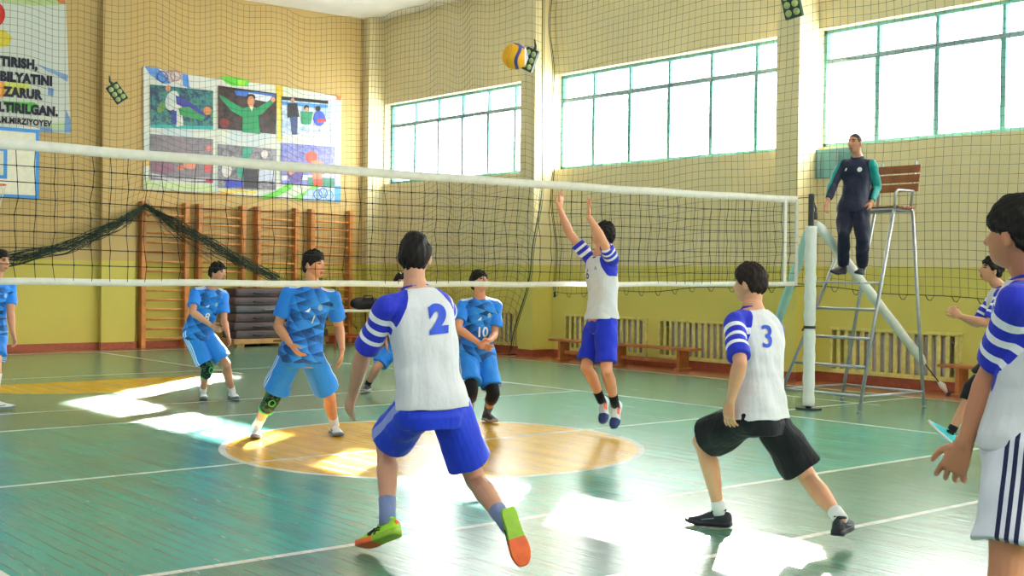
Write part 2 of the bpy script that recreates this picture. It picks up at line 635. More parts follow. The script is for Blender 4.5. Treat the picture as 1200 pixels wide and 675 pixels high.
# wall bars ---------------------------------------------------------------
M_WOOD = paint('orange_varnished_wood', 'c5803f', 0.42, var=0.12, scale=6)
M_WOOD2 = paint('rung_wood', 'd0904f', 0.42, var=0.1, scale=6)
BARL = ['with the knotted green net hooked over its left rail', 'second from the left, partly behind the grey mats', 'third from the left, above the stacked mats', 'in the corner next to the window wall']
for i, (a, b) in enumerate([(3.22, 4.10), (4.38, 5.32), (5.66, 6.54), (6.92, 7.86)]):
    t = thing('wall_bars', (XL + 0.15, (a + b) / 2, 0), 'wooden wall bars ladder ' + BARL[i], 'wall bars', 'wall bars along the end wall')
    for y in (a, b):
        MB().aabb((XL + 0.02, y - 0.045, 0.0), (XL + 0.20, y + 0.045, 2.82), bev=0.01).build('side_rail', M_WOOD, t)
    zz = [0.18 + 0.185 * k for k in range(12)] + [2.40, 2.56, 2.72]
    for z in zz:
        MB().tube([(XL + 0.145, a + 0.02, z), (XL + 0.145, b - 0.02, z)], 0.021, 8, flat=0.8).build('rung', M_WOOD2, t, True)
# ------------------------------------------------------------------ volleyball net, posts, braces
M_CORD = paint('dark_net_cord', '1b211d', 0.8, var=0.05)
M_TAPE = paint('white_net_tape', 'd8d4c6', 0.7, var=0.03)
M_PAD = cloth('white_post_padding', 'e8ebe4', 0.5)
M_PADB = cloth('pale_blue_brace_padding', 'b5dcd6', 0.5)
M_STEEL = paint('grey_steel_tube', 'a3a7ab', 0.35, 0.6, var=0.05)
M_DKST = paint('dark_steel', '3a3d42', 0.4, 0.6)

def sag(y):                     # the tape hangs a little lower in the middle
    return -0.035 * (1 - (y / 5.1) ** 2)

net = thing('volleyball_net', (0, 0, 1.4), 'black volleyball net with white tapes stretched across the court', 'volleyball net')
ys = np.linspace(-5.1, 5.1, 77)
cols, rows = [], []
for i, y in enumerate(ys):
    zz = np.linspace(2.37 + sag(y), 1.445 + sag(y) * 0.5, 9)
    j = rng.normal(0, 0.006, (9, 2))
    j[0] = j[-1] = 0
    cols.append(np.stack([j[:, 0] * 0.8 + 0.012 * np.sin(y * 2 + np.arange(9)), y + j[:, 1], zz + 0.004 * np.sin(3.1 * y)], 1))
G = np.array(cols)
for r in range(1, 8): rows.append(G[:, r])
kn = MB().wires([c for c in G] + rows, 0.0032, n=4)
for c in G:
    for r in range(1, 8): kn.ball(c[r], 0.0075, nu=5, nv=4)
kn.build('netting', M_CORD, net)
def tape(z0, z1, f, name):
    R = []
    for y in np.linspace(-5.12, 5.12, 60):
        dz = sag(y) * f + 0.003 * math.sin(y * 5)
        x = 0.004 * math.sin(y * 3.3)
        R.append(np.array([[x - 0.008, y, z0 + dz], [x + 0.008, y, z0 + dz], [x + 0.010, y, (z0 + z1) / 2 + dz], [x + 0.008, y, z1 + dz], [x - 0.008, y, z1 + dz], [x - 0.010, y, (z0 + z1) / 2 + dz]]))
    MB().rings(R).build(name, M_TAPE, net, True)
tape(2.365, 2.44, 1.0, 'top_tape')
tape(1.415, 1.465, 0.5, 'bottom_tape')
for y in (4.88, 5.09, -4.88, -5.09):
    MB().aabb((-0.012, y - 0.024, 1.43), (0.012, y + 0.024, 2.40), bev=0.004).build('side_band', M_TAPE, net)
MB().wires([[(0, 5.1, 2.42), (0.10, 5.2, 2.43)], [(0, 5.1, 1.44), (0.1, 5.2, 1.43)], [(0, -5.1, 2.42), (0.10, -5.25, 2.43)], [(0, -5.1, 1.44), (0.1, -5.25, 1.43)]], 0.005, n=5).build('tension_cord', M_CORD, net)

def post(y, label, sgn):
    t = thing('net_post', (0.12, y, 0), label, 'net post', 'net posts')
    MB().tube([(0.12, y, 0.0), (0.12, y, 2.46)], 0.034, 14).ball((0.12, y, 2.46), (0.034, 0.034, 0.012)).build('pole', M_DKST, t, True)
    pts, rr = [], []
    for k in range(43):
        z = 0.05 + 2.05 * k / 42
        pts.append((0.12 + 0.003 * math.sin(k * 1.7), y, z))
        rr.append(0.066 + 0.003 * math.sin(k * 1.3) - (0.010 if k in (18, 19, 31) else 0))
    MB().tube(pts, rr, 18).build('padding', M_PAD, t, True)
    MB().tube([(0.12, y, 0.93), (0.12, y, 0.96)], 0.070, 18).tube([(0.05, y - 0.01, 0.94), (0.04, y - 0.03, 0.90)], 0.01, 6).build('strap', M_DKST, t, True)
    MB().aabb((0.0, y - 0.09, 0), (0.24, y + 0.09, 0.02), bev=0.006).build('base_plate', M_DKST, t)
    MB().tube([(0.10, y + sgn * 0.05, 2.40), (0.11, y + sgn * 0.10, 2.30), (0.12, y + sgn * 0.07, 2.18)], 0.012, 8)\
        .box((0.12, y + sgn * 0.06, 2.22), (0.05, 0.05, 0.09), bev=0.008).build('winch', M_DKST, t, True)
    return t
pst = post(5.2, 'white padded net post with dark metal top beside the referee ladder', 1)
post(-5.3, 'white padded net post at the near end of the net', -1)

def brace(p0, p1, p2, mat, rad, t):
    p0, p1, p2 = map(np.array, (p0, p1, p2))
    n = 26
    pts = [p0 + (p1 - p0) * k / n for k in range(n + 1)]
    rr = [rad * (1 + 0.06 * math.sin(k * 1.1)) * (0.55 if k in (0, n) else 1) for k in range(n + 1)]
    MB().tube(pts, rr, 14).build('brace_padding', mat, t, True)
    c = MB().wires([[p0, p1, p2]], 0.007, n=6).build('guy_cable', M_DKST, t)
    return c
bt = thing('post_brace', (0.12, 8.3, 0), 'white padded guy brace slanting down from the post to the floor by the wall', 'brace')
p2 = np.array([0.12, 8.12, 0.02]); p0 = np.array([0.12, 5.30, 2.14])
p1 = p0 + (p2 - p0) * 0.80
brace(p0, p1, p2, M_PAD, 0.056, bt)
pa, pb = p0 + (p2 - p0) * 0.92, p0 + (p2 - p0) * 0.985
MB().tube([pa, (pa + pb) / 2 + np.array([0, 0, .012]), pb], [0.022, 0.045, 0.02], 10).build('turnbuckle_wrap', M_PAD, bt, True)
MB().tube([p2 - [0, 0, 0.02], p2 + [0, 0, 0.02]], 0.03, 10).build('floor_anchor', M_DKST, bt, True)
bt = thing('post_brace', (-1.95, 6.78, 0), 'pale blue padded guy brace slanting from the post behind player three', 'brace')
p2 = np.array([-1.95, 6.78, 0.02]); p0 = np.array([0.06, 5.26, 2.08])
brace(p0, p0 + (p2 - p0) * 0.85, p2, M_PADB, 0.055, bt)
MB().tube([p2 - [0, 0, 0.02], p2 + [0, 0, 0.02]], 0.03, 10).build('floor_anchor', M_DKST, bt, True)

# ------------------------------------------------------------------ referee ladder chair
CH = thing('referee_chair', (0.1, 6.1, 0), 'tall grey steel referee ladder chair with wooden slat seat', 'referee chair')
fA, fB, fD, fC = [np.array(q) for q in ((-0.50, 5.40, 0), (0.66, 5.40, 0), (0.76, 6.54, 0), (-0.43, 6.60, 0))]
seat_c = at(1036, 247, depth((0.15, 6.15, 2.2)))
ZS = float(seat_c[2])
sA, sB, sD, sC = [seat_c + np.array(q) for q in ((-0.26, -0.19, 0), (0.26, -0.19, 0), (0.26, 0.19, 0), (-0.26, 0.19, 0))]
for f_, s_ in ((fA, sA), (fB, sB), (fD, sD), (fC, sC)):
    MB().tube([f_, s_], 0.021, 10).ball(f_ + [0, 0, 0.012], (0.028, 0.028, 0.014)).build('leg', M_STEEL, CH, True)
def lerp(a, b, t): return a + (b - a) * t
for z in (0.18, 0.50, 0.82, 1.15):
    MB().tube([lerp(fA, sA, z / ZS), lerp(fB, sB, z / ZS)], 0.017, 8).build('rung', M_STEEL, CH, True)
z = 0.18
for q0, q1, r0, r1 in ((fB, sB, fD, sD), (fA, sA, fC, sC), (fC, sC, fD, sD)):
    MB().tube([lerp(q0, q1, z / ZS), lerp(r0, r1, z / ZS)], 0.015, 8).build('cross_brace', M_STEEL, CH, True)
mb = MB().tube([sA, sB, sD, sC], 0.017, 8, closed=True).build('frame', M_STEEL, CH, True)
ZP = 1.47
pA, pB = lerp(fA, sA, ZP / ZS), lerp(fB, sB, ZP / ZS)
pC, pD = lerp(fC, sC, ZP / ZS), lerp(fD, sD, ZP / ZS)
acr = nrm(pB - pA); bk = nrm(np.cross(UP, acr)); 
if bk @ (pD - pB) < 0: bk = -bk
pm = (pA + pB) / 2
PLAT = pm - bk * 0.22
MB().box(pm - bk * 0.16 - UP * 0.012, (np.linalg.norm(pB - pA) - 0.03, 0.46, 0.024), ax=(acr, bk, UP), bev=0.005).build('foot_platform', M_STEEL, CH)
M_SLT = paint('brown_seat_slat', '8f5530', 0.45, var=0.1, scale=6)
sw = np.linalg.norm(sB - sA); sdp = np.linalg.norm(sD - sB)
sx, sy = nrm(sB - sA), nrm(sD - sB)
sc = (sA + sB + sC + sD) / 4
for k in range(4):
    o_ = (k - 1.5) * sdp / 4
    MB().box(sc + sy * o_ + UP * 0.03, (sw + 0.10, sdp / 4 - 0.02, 0.028), ax=(sx, sy, UP), bev=0.005).build('seat_slat', M_SLT, CH)
lean = nrm(UP + sy * 0.18)
for sgn in (-1, 1):
    e = sc + sx * sgn * (sw / 2 - 0.03) + sy * sdp / 2
    MB().tube([e, e + lean * 0.60], 0.016, 8).build('back_post', M_STEEL, CH, True)
    f0 = sc + sx * sgn * (sw / 2 + 0.01) - sy * sdp / 2
    MB().tube([f0, f0 + UP * 0.18, f0 + UP * 0.23 + sy * 0.06, f0 + UP * 0.23 + sy * (sdp - 0.05), f0 + UP * 0.23 + sy * sdp], 0.015, 8).build('armrest', M_STEEL, CH, True)
for k in range(3):
    MB().box(sc + sy * (sdp / 2 - 0.02) + lean * (0.28 + 0.115 * k), (sw + 0.12, 0.022, 0.095), ax=(sx, nrm(np.cross(lean, sx)), lean), bev=0.006).build('back_slat', M_SLT, CH)

# ------------------------------------------------------------------ protective nets in front of the walls
M_GNET = paint('protective_net_cord', '3c3c2c', 0.85, var=0.1)
M_GRN = paint('green_net_bundle', '1e3a30', 0.85, var=0.2, scale=30)
S = 0.122
def smooth(a, b, x):
    t = min(1, max(0, (x - a) / (b - a)))
    return t * t * (3 - 2 * t)

def path_a(s):
    """plan position along the end wall, round the corner, along the window wall; s = 0 at the hook"""
    Y1 = 7.35
    if s < Y1 - 3.2: return np.array([-13.52, 3.2 + s])
    q = s - (Y1 - 3.2)
    r = 0.4
    if q < r * PI / 2:
        a = q / r
        return np.array([-13.52 + r * (1 - math.cos(a)), Y1 + r * math.sin(a)])
    q -= r * PI / 2
    return np.array([-13.12 + q, Y1 + r])
S_END = (7.35 - 3.2) + 0.4 * PI / 2 + (13.12 - 7.50)

def low_a(s):
    y = 3.2 + s
    if s <= 0:
        u = (y - 3.2) % 5.6
        u = abs(u - 2.8) / 2.8
        return 1.66 + 1.06 * u ** 1.7
    if s < 2.7: return 2.72 - 1.40 * (s / 2.7) ** 0.85
    if s < 3.9: return 1.30
    return 1.30 - 1.16 * smooth(3.9, 4.6, s)

colsA = []
ss = np.arange(-8.6, S_END + 0.001, S)
NR = 58
for i, s in enumerate(ss):
    x, y = path_a(s)
    zb = low_a(s)
    zt = 6.86 - 0.10 * abs(math.sin(s * 2.2))
    P = []
    for r in range(NR):
        z = zt - S * r
        w = 0.05 * math.sin(s * 1.9 + 0.5) + 0.03 * math.sin(s * 4.3 + z * 0.7)
        dz = 0.05 * math.sin(s * 2.7 + 0.3 * z) + 0.03 * math.sin(s * 5.1 + 1.3)
        px, py = x, y
        if s < 4.2: px += w
        else: py += w
        if z < zb + 0.10:
            k = (zb + 0.10 - z)
            z = zb + rng.normal(0, 0.055) + 0.03 * math.sin(s * 6)
            px += rng.normal(0, 0.05); py += rng.normal(0, 0.05)
            dz = 0
        g = math.exp(-((s / 0.5) ** 2 + ((z - 2.72) / 0.35) ** 2))
        px += (-13.80 - px) * g
        if px > -10.2 and s > 5:           # the end hangs gathered beside the column
            ze = -7.55 - 0.32 * smooth(3.4, 1.8, z) - 0.55 * smooth(1.9, 0.2, z)
            u = (px + 10.2) / (10.2 - 7.5)
            u = u - 0.10 * math.sin(u * PI)
            px = -10.2 + u * (ze + 10.2)
            z += -0.55 * u ** 3 * smooth(6.9, 5.0, z) * 0.6 + 0.16 * u ** 4
            py += 0.10 * math.sin(u * 9) * u
        P.append((px, py, max(z + dz, 0.03)))
    colsA.append(P)
GA = np.array(colsA)
na = thing('protective_net', (-13.52, 3.2, 2.72), 'dark knotted protective net hung along the end wall, its hem bundled onto the wall bars', 'safety net')
MB().wires([c for c in GA] + [GA[:, r] for r in range(NR)], 0.0029, n=3).build('netting', M_GNET, na)
hem = []
hs = np.arange(-4.5, 2.75, 0.05)
for k in range(16):
    a0, b0, f0 = rng.normal(0, 0.05), rng.normal(0, 0.05), rng.uniform(3, 9)
    P = []
    for s in hs:
        x, y = path_a(s)
        g = math.exp(-(s / 0.5) ** 2)
        tight = 1 - 0.75 * math.exp(-(s / 0.35) ** 2)
        z = low_a(s) + (a0 + 0.03 * math.sin(s * f0 + k)) * tight
        P.append((x + (b0 + 0.03 * math.sin(s * f0 * 1.3)) * tight - 0.26 * g, y, z + 0.02))
    hem.append(P)
MB().wires(hem, 0.007, n=4).build('bundled_hem', M_GRN, na)
edge = GA[-1]
MB().wires([edge, edge + [0.02, 0.02, 0.01], edge + [-0.03, 0.01, 0]], 0.006, n=4).build('edge_rope', M_GRN, na)
fan = []
for k in range(26):                          # loose folds hanging from the hook to the right
    e = np.array([-13.55 + rng.normal(0, 0.04), 3.35 + 0.10 * k, 0])
    e[2] = low_a(e[1] - 3.2) - 0.05 - 0.35 * math.sin(min(1, k / 20) * PI) * rng.uniform(0.3, 1)
    m_ = (np.array([-13.74, 3.22, 2.72]) + e) / 2 + [0, 0, -0.10 + rng.normal(0, 0.05)]
    fan.append([(-13.74, 3.22, 2.74), m_, e])
MB().wires(fan, 0.004, n=3).build('loose_folds', M_GRN, na)

colsB = []
xb = np.arange(-7.42, 8.9, S)
zlow = lambda x: 1.20 + 0.17 * smooth(-7.2, -2, x) - 0.10 * smooth(-1.6, 0.4, x)
NB = 48
for x in xb:
    P = []
    zt = 6.86
    zb = zlow(x)
    for r in range(NB):
        u = r / (NB - 1)
        z = zt + (zb - zt) * u
        px = x + 0.02 * math.sin(z * 2 + x)
        e = math.exp(-(x + 7.42) / 0.35)
        px += e * (0.04 * math.sin(z * 4) - 0.20 * smooth(1.5, 6.5, z) + 0.12)
        py = 7.88 + 0.04 * math.sin(x * 1.7) + 0.02 * math.sin(x * 4 + z)
        P.append((px, py, z + 0.035 * math.sin(x * 1.2) * (1 - u) + 0.02 * math.sin(x * 3.1 + 1)))
    colsB.append(P)
GB = np.array(colsB)
loops = []
for i in range(len(xb) - 1):
    a, b = GB[i, -1], GB[i + 1, -1]
    if i % 3 == 0: loops.append([a, a * 0.7 + b * 0.3 - [0, 0, 0.06], a * 0.35 + b * 0.65 - [0, 0, 0.065], b])
nb_ = thing('protective_net', (-7.4, 7.88, 1.2), 'dark protective net hung along the window wall from the first column towards the camera', 'safety net')
MB().wires([c for c in GB] + [GB[:, r] for r in range(NB)], 0.0029, n=3).build('netting', M_GNET, nb_)
MB().wires(loops + [GB[:, -1]], 0.006, n=4).build('hem_loops', M_GNET, nb_)
mb = MB().wires([[GB[0, -1] + [0.01 * math.sin(k), 0, -0.03 * k] for k in range(4)]], 0.02, n=5)
mb.wires([GB[0] + [0, 0.01, 0], GB[0] + [-0.03, 0, 0.02]], 0.006, n=4).build('edge_rope', M_GRN, nb_)

# small hanging lamp boxes caught in the nets
M_LBOX = paint('dark_green_lamp_box', '2b4238', 0.5, var=0.15)
M_LCELL = paint('pale_green_lens', 'a9b97a', 0.3, var=0.1)
def lampbox(c, n, up, w, h, label):
    c, n = np.array(c), nrm(n)
    up = nrm(np.asarray(up) - n * (np.asarray(up) @ n)); sd = np.cross(up, n)
    t = thing('lamp_box', c, label, 'lamp', 'small lamp boxes hung on the safety nets')
    MB().box(c, (w, h, 0.07), ax=(sd, up, n), bev=0.015).build('housing', M_LBOX, t)
    for i in (-0.5, 0.5):
        for j in (-1, 0, 1):
            q = c + sd * i * w * 0.46 + up * j * h * 0.29 + n * 0.036
            MB().ball(q, (w * 0.19, h * 0.125, 0.015), ax=(sd, up, n), nu=12, nv=8).build('lens', M_LCELL, t, True)
    top = c + up * h / 2
    MB().tube([top + sd * 0.03, top + up * 0.06 + sd * 0.02, top + UP * 0.12 + up * 0.05], [0.03, 0.02, 0.012], 8).build('hanging_strap', M_LBOX, t, True)
q = on_plane(137, 109, 0, -13.40)
lampbox(q, (1, -0.25, -0.1), (0, -0.62, 0.8), 0.24, 0.36, 'dark lamp box tilted on the net between the lettered banner and the picture banner')
q = on_plane(621, 70, 1, 7.62)
lampbox(q, (0.3, -1, -0.1), (0.45, 0, 0.9), 0.25, 0.40, 'dark lamp box on the net at the first column, half hidden by the ball')
q = on_plane(928, 5, 1, 7.74)
lampbox(q, (0.2, -1, -0.2), (-0.15, 0, 1), 0.27, 0.40, 'dark lamp box on the net at the second column, touching the picture top')
# ------------------------------------------------------------------ banners on the end wall (flat prints)
XB = XL + 0.02
def wp(x, y, lift=0.0):
    q = on_plane(x, y, 0, XB)
    q[0] += lift
    return q

def text_obj(name, body, size, mat, parent, origin, right, up, align='RIGHT', bold=0.012, shear=0.0, wx=1.0, proj=None, extr=0.002, spacing=1.0):
    """lettering: right/up are unit vectors of the text plane; proj = (BVHTree, inwards direction, lift) wraps it on a surface"""
    cu = bpy.data.curves.new(name, 'FONT')
    cu.body = body
    cu.size = size
    cu.align_x = align
    cu.offset = bold
    cu.shear = shear
    cu.space_character = spacing
    cu.resolution_u = 6
    tmp = bpy.data.objects.new(name, cu)
    COL.objects.link(tmp)
    dg = bpy.context.evaluated_depsgraph_get()
    me = bpy.data.meshes.new_from_object(tmp.evaluated_get(dg))
    bpy.data.objects.remove(tmp)
    bm = bmesh.new()
    bm.from_mesh(me)
    bpy.data.meshes.remove(me)
    bmesh.ops.triangulate(bm, faces=bm.faces[:])
    if proj:
        for _ in range(3):
            es = [e for e in bm.edges if e.calc_length() > size * 0.09]
            if not es: break
            bmesh.ops.subdivide_edges(bm, edges=es, cuts=1)
            bmesh.ops.triangulate(bm, faces=bm.faces[:])
    right, up = np.asarray(right, float), np.asarray(up, float)
    nor = np.cross(right, up)
    mb = MB()
    bm.verts.ensure_lookup_table(); bm.verts.index_update()
    V = []
    for v in bm.verts:
        p = np.asarray(origin, float) + right * v.co.x * wx + up * v.co.y
        if proj:
            tree, d, lift = proj
            hit = tree.ray_cast(Vector(p - np.asarray(d) * 0.4), Vector(d), 1.0)
            if hit[0] is not None: p = np.array(hit[0]) - np.asarray(d) * lift
        V.append(p)
    F = [[v.index for v in f.verts] for f in bm.faces]
    bm.free()
    if not V: return None
    mb.raw(V, F)
    return mb.build(name, mat, parent)

def banner_cloth(name, stops, seed, base):
    t = NT(name)
    p = t.scalev(t.pos(), (1, 1, 1))
    mp = t.node('ShaderNodeMapping')
    t.put(mp.inputs[0], p)
    mp.inputs['Location'].default_value = (seed, seed * 2.3, seed * 0.7)
    warp = t.noise(mp.outputs[0], 0.9, 2, 0.5)
    c = t.ramp(warp, stops)
    c = t.mix(0.0, c, base)
    return t.pbr(c, 0.42, 0, 0.3)

INK = paint('black_banner_ink', '1c1b33', 0.6)
bn = thing('banner', wp(30, 70), 'pale printed banner with dark capital lettering, partly behind the backboard', 'banner')
mb = MB()
TL, TR_, BR, BL = wp(-160, -28), wp(77, -2), wp(83, 157), wp(-160, 130)
n_ = 8
for i in range(n_):
    a0, a1 = i / n_, (i + 1) / n_
    mb.raw([lerp(TL, TR_, a0), lerp(TL, TR_, a1), lerp(BL, BR, a1), lerp(BL, BR, a0), *[q - [0.012, 0, 0] for q in (lerp(TL, TR_, a0), lerp(TL, TR_, a1), lerp(BL, BR, a1), lerp(BL, BR, a0))]],
           [(0, 1, 2, 3), (0, 4, 5, 1), (3, 2, 6, 7)] + ([(1, 5, 6, 2)] if i == n_ - 1 else []))
mb.build('cloth', banner_cloth('lettered_banner_print', [(0.0, lin('cfd6c8')), (0.62, lin('d3d8cf')), (0.68, lin('b9cf9a')), (0.76, lin('8fb6d6'))], 3.0, (1, 1, 1)), bn)
def blob(pts, mat, name, par, lift):
    MB().poly([wp(x, y, lift) for x, y in pts]).build(name, mat, par)
def pm(n, c): return paint('print_' + n, c, 0.45, var=0.05)
MB().poly([wp(-7 + 13 * math.cos(a), 17 + 15 * math.sin(a), 0.006) for a in np.linspace(0, 2 * PI, 28)[:-1]]).build('red_emblem', pm('red', 'cc2c1f'), bn)
blob([(-20, 33), (5, 35), (14, 44), (10, 54), (-20, 58)], pm('yellow', 'd8c63c'), 'colour_swash', bn, 0.006)
blob([(-10, 94), (7, 97), (8, 113), (-10, 116)], pm('orange', 'e59a3a'), 'colour_swash', bn, 0.006)
blob([(6, 96), (34, 98), (36, 103), (20, 112), (6, 110)], pm('lime', 'c9cf62'), 'colour_swash', bn, 0.007)
blob([(3, 118), (40, 120), (46, 124), (38, 132), (10, 130)], pm('green', '5cbf4c'), 'colour_swash', bn, 0.007)
blob([(42, 74), (56, 80), (80, 88), (79, 96), (62, 86), (56, 84)], pm('blue', '7fa2cc'), 'colour_swash', bn, 0.006)
blob([(56, 102), (63, 104), (62, 113), (56, 111)], pm('skyblue', '6e97c8'), 'colour_swash', bn, 0.006)
blob([(77, 128), (82.5, 140), (83, 156), (76, 155)], pm('skyblue', '6e97c8'), 'colour_swash', bn, 0.006)
blob([(47, 148), (60, 150), (62, 156), (46, 154)], pm('skyblue', '6e97c8'), 'colour_swash', bn, 0.006)
blob([(-160, -28), (-60, -17), (74, -2), (76, 6), (40, 7), (-60, -6)], pm('palegreen', 'b9cd8c'), 'colour_swash', bn, 0.005)
blob([(66, 0), (76, 0), (77, 5), (70, 4)], pm('coral', 'd9713f'), 'colour_swash', bn, 0.008)
for body, x, y, size, bld in (('TIRISH,', 43.5, 81.0, 0.225, 0.016), ('OBILYATINI', 61, 100.2, 0.225, 0.016), ('ZARUR', 48, 116.2, 0.225, 0.016),
                         ('LTIRILGAN.', 67.5, 136.0, 0.225, 0.016), ('.M.MIRZIYOYEV', 60, 148.3, 0.145, 0.007)):
    o_ = wp(x, y, 0.012)
    text_obj('lettering', body, size, INK, bn, o_, (0, 1, 0), UP, 'RIGHT', bld, wx=0.86, spacing=1.08)

pb_ = thing('picture_banner', wp(283, 160), 'large white banner printed with six sports pictures and green and blue swashes', 'banner')
ctr = [(167.5, 77.5), (248, 92), (325, 100), (400, 114), (398.5, 238), (330, 233), (250, 226), (168, 222)]
V = [wp(*c, 0.01) for c in ctr]
m_ = len(V)
mb = MB().raw(V + [v - [0.015, 0, 0] for v in V], [tuple(range(m_))] + [(i, i + m_, (i + 1) % m_ + m_, (i + 1) % m_) for i in range(m_)])
mb.build('cloth', banner_cloth('picture_banner_print', [(0.30, lin('c9dbe6')), (0.45, lin('e3e4dc')), (0.60, lin('e2e3d6')), (0.72, lin('c7dcb6'))], 8.0, (1, 1, 1)), pb_)
sw_ = [
    ('5f93d6', [(169, 78), (185, 80), (196, 92), (200, 98), (190, 98), (176, 88)]), ('4f86d2', [(213, 86), (220, 88), (222, 104), (214, 100)]),
    ('5fc73f', [(257, 89), (280, 91), (292, 95), (290, 101), (272, 101), (264, 97)]), ('9fdc3a', [(278, 94), (287, 94), (286, 101), (279, 101)]),
    ('e3c23c', [(322, 100), (331, 101), (332, 128), (324, 127)]), ('d9cf55', [(324, 127), (332, 128), (330, 165), (325, 165)]),
    ('e8824a', [(394, 104.5 + 8), (400, 113), (399, 118), (394, 117)]), ('c3d6f5', [(384, 118), (399, 121), (399, 180), (388, 176)]),
    ('63c840', [(300, 231), (318, 226), (336, 216), (345, 215), (340, 222), (325, 230), (312, 233)]), ('7ed356', [(340, 233), (356, 225), (368, 216), (376, 216), (366, 226), (352, 235)]),
    ('e9a24c', [(240, 227), (258, 226), (280, 222), (290, 223), (272, 227), (256, 230)]), ('e8d25a', [(255, 222), (300, 224), (300, 227), (262, 226)]),
    ('b7d3ef', [(362, 222), (398, 222), (398, 237), (352, 234)]), ('4f9fe0', [(392, 218), (398.5, 218), (398, 237.5), (392, 236)]),
    ('cfe0a6', [(169, 205), (176, 213), (250, 217), (250, 225), (169, 220)]), ('e8bd55', [(168.3, 186), (175, 187), (175, 195), (168.3, 194)]),
]
for i, (c, pts) in enumerate(sw_): blob(pts, pm('s' + c, c), 'colour_swash', pb_, 0.014 + 0.0006 * i)
for k, (x, y, c) in enumerate([(190, 90, '3f6fd0'), (199, 90, 'c49ab0'), (205, 89, 'd08a9a'), (372, 228, '5b8fe0'), (378, 226, '4f7fd8'), (385, 229, '7fa8e8')]):
    cc = wp(x, y, 0.026)
    MB().tube([cc + np.array([0, 0.10 * math.cos(a), 0.10 * math.sin(a)]) for a in np.linspace(0, 2 * PI, 25)[:-1]], 0.010, 5, closed=True).build('ring_mark', pm('r' + c, c), pb_)

def ell(x, y, rx, ry, rot=0, n=14):
    return [(x + rx * math.cos(a) * math.cos(rot) - ry * math.sin(a) * math.sin(rot), y + rx * math.cos(a) * math.sin(rot) + ry * math.sin(a) * math.cos(rot)) for a in np.linspace(0, 2 * PI, n + 1)[:-1]]

def photo(corners, bg, shapes):
    t = NT('photo_print')
    n = t.noise(t.pos(), 7, 4, 0.7)
    b = t.pbr(t.ramp(n, [(0.36 + 0.28 * i / max(1, len(bg) - 1), lin(c)) for i, c in enumerate(bg)]), 0.35, 0, 0.4)
    o = MB().poly([wp(*c, 0.028) for c in corners]).build('photo_print', b, pb_)
    for i, (c, pts) in enumerate(shapes):
        MB().poly([wp(x, y, 0.031 + 0.0012 * i) for x, y in pts]).build('printed_figure', pm(c, c), o)

photo([(175.3, 99), (249, 106.7), (249, 152), (176, 149.7)], ['1f2a4a', '274a66', '2e8c86', '3c5a3a'], [
    ('2ea6a8', [(176, 146), (249, 148), (249, 152), (176, 149.7)]), ('c9d3cf', ell(201, 118, 8, 12, 0.3)), ('d8d6cc', [(202, 122), (212, 124), (214, 147), (206, 149)]),
    ('c98d6a', ell(196, 104, 3, 3.5)), ('3a3a9c', [(205, 112), (222, 120), (240, 134), (234, 136), (206, 122)]), ('2f8f55', [(208, 127), (220, 125), (240, 138), (236, 142), (210, 135)]),
    ('30409a', [(200, 130), (206, 130), (206, 146), (200, 146)]), ('5a8c50', ell(188, 126, 4, 8, 0.4)), ('d0864a', ell(242, 130, 5, 5))])
photo([(255, 100.4), (323.3, 109.7), (322.7, 157.5), (255, 150.7)], ['16151c', '2a2326', '4a2a2c', '3a3a44'], [
    ('3c6fc8', [(274, 106), (300, 108), (322, 111), (321, 118), (304, 115), (276, 112)]), ('d9dce6', [(290, 109), (318, 113), (314, 120), (298, 117)]),
    ('1f8f5c', [(284, 127), (293, 124), (301, 127), (304, 157), (283, 155)]), ('1f8f5c', [(256, 111), (264, 115), (278, 124), (286, 128), (284, 138), (270, 130), (257, 115)]),
    ('1f8f5c', [(300, 127), (316, 117), (320, 120), (306, 134), (301, 136)]), ('1a1413', ell(293, 114.5, 5.4, 4.4)), ('c98a66', ell(293, 119, 4.4, 6.3)),
    ('d99873', ell(319, 117, 2.6, 3)), ('7a2f30', ell(262, 144, 6, 6)), ('d9c8b8', [(291, 125), (296, 125), (294, 131)])])
photo([(329.3, 113), (383.7, 118.3), (383.7, 153), (329.6, 159.7)], ['8aa8cc', 'aac3da', 'd3dde6', 'e3e6e8'], [
    ('20242c', [(329.3, 113), (383.7, 118.3), (383.7, 122), (329.3, 117)]), ('4a8cd0', [(330, 119), (383, 123), (383, 127), (330, 123)]), ('23262e', [(336, 121), (347, 121), (350, 137), (336, 138)]),
    ('3a4a7c', [(339, 137), (348, 137), (347, 158), (341, 158)]), ('c98f6e', ell(342, 118, 2.3, 3)), ('2a8f64', [(351, 131), (366, 131), (363, 146), (352, 145)]),
    ('1c1614', ell(358, 126.5, 3, 3.4)), ('c98f6e', ell(358.5, 128.5, 2.3, 2.6)), ('3b55c8', ell(373, 139, 7, 9)), ('1c1614', ell(371.5, 127.5, 3, 3.2)), ('e04a3c', [(371, 140), (381, 139), (381, 143), (371, 143.5)])])
photo([(176, 157), (249, 163.3), (249, 214.7), (176, 210.7)], ['6d6a70', '77707c', '8a7c86', '6e6a74'], [
    ('8a5f76', [(177, 184), (196, 186), (205, 200), (190, 204), (177, 200)]), ('d88a72', ell(222, 192, 8, 7)), ('d9714a', ell(211, 197, 4, 3)), ('c9c6c9', [(177, 203), (206, 209), (247, 208), (247, 212), (205, 213), (177, 208)]),
    ('cf5a5c', [(238, 186), (248, 187), (248, 203), (239, 201)]), ('d9786c', ell(244, 174, 3.5, 3.5)), ('5c4a78', [(190, 184), (203, 185), (202, 190), (190, 189)]), ('cf3f4e', [(240, 209), (248, 210), (248, 214.5), (240, 214)])])
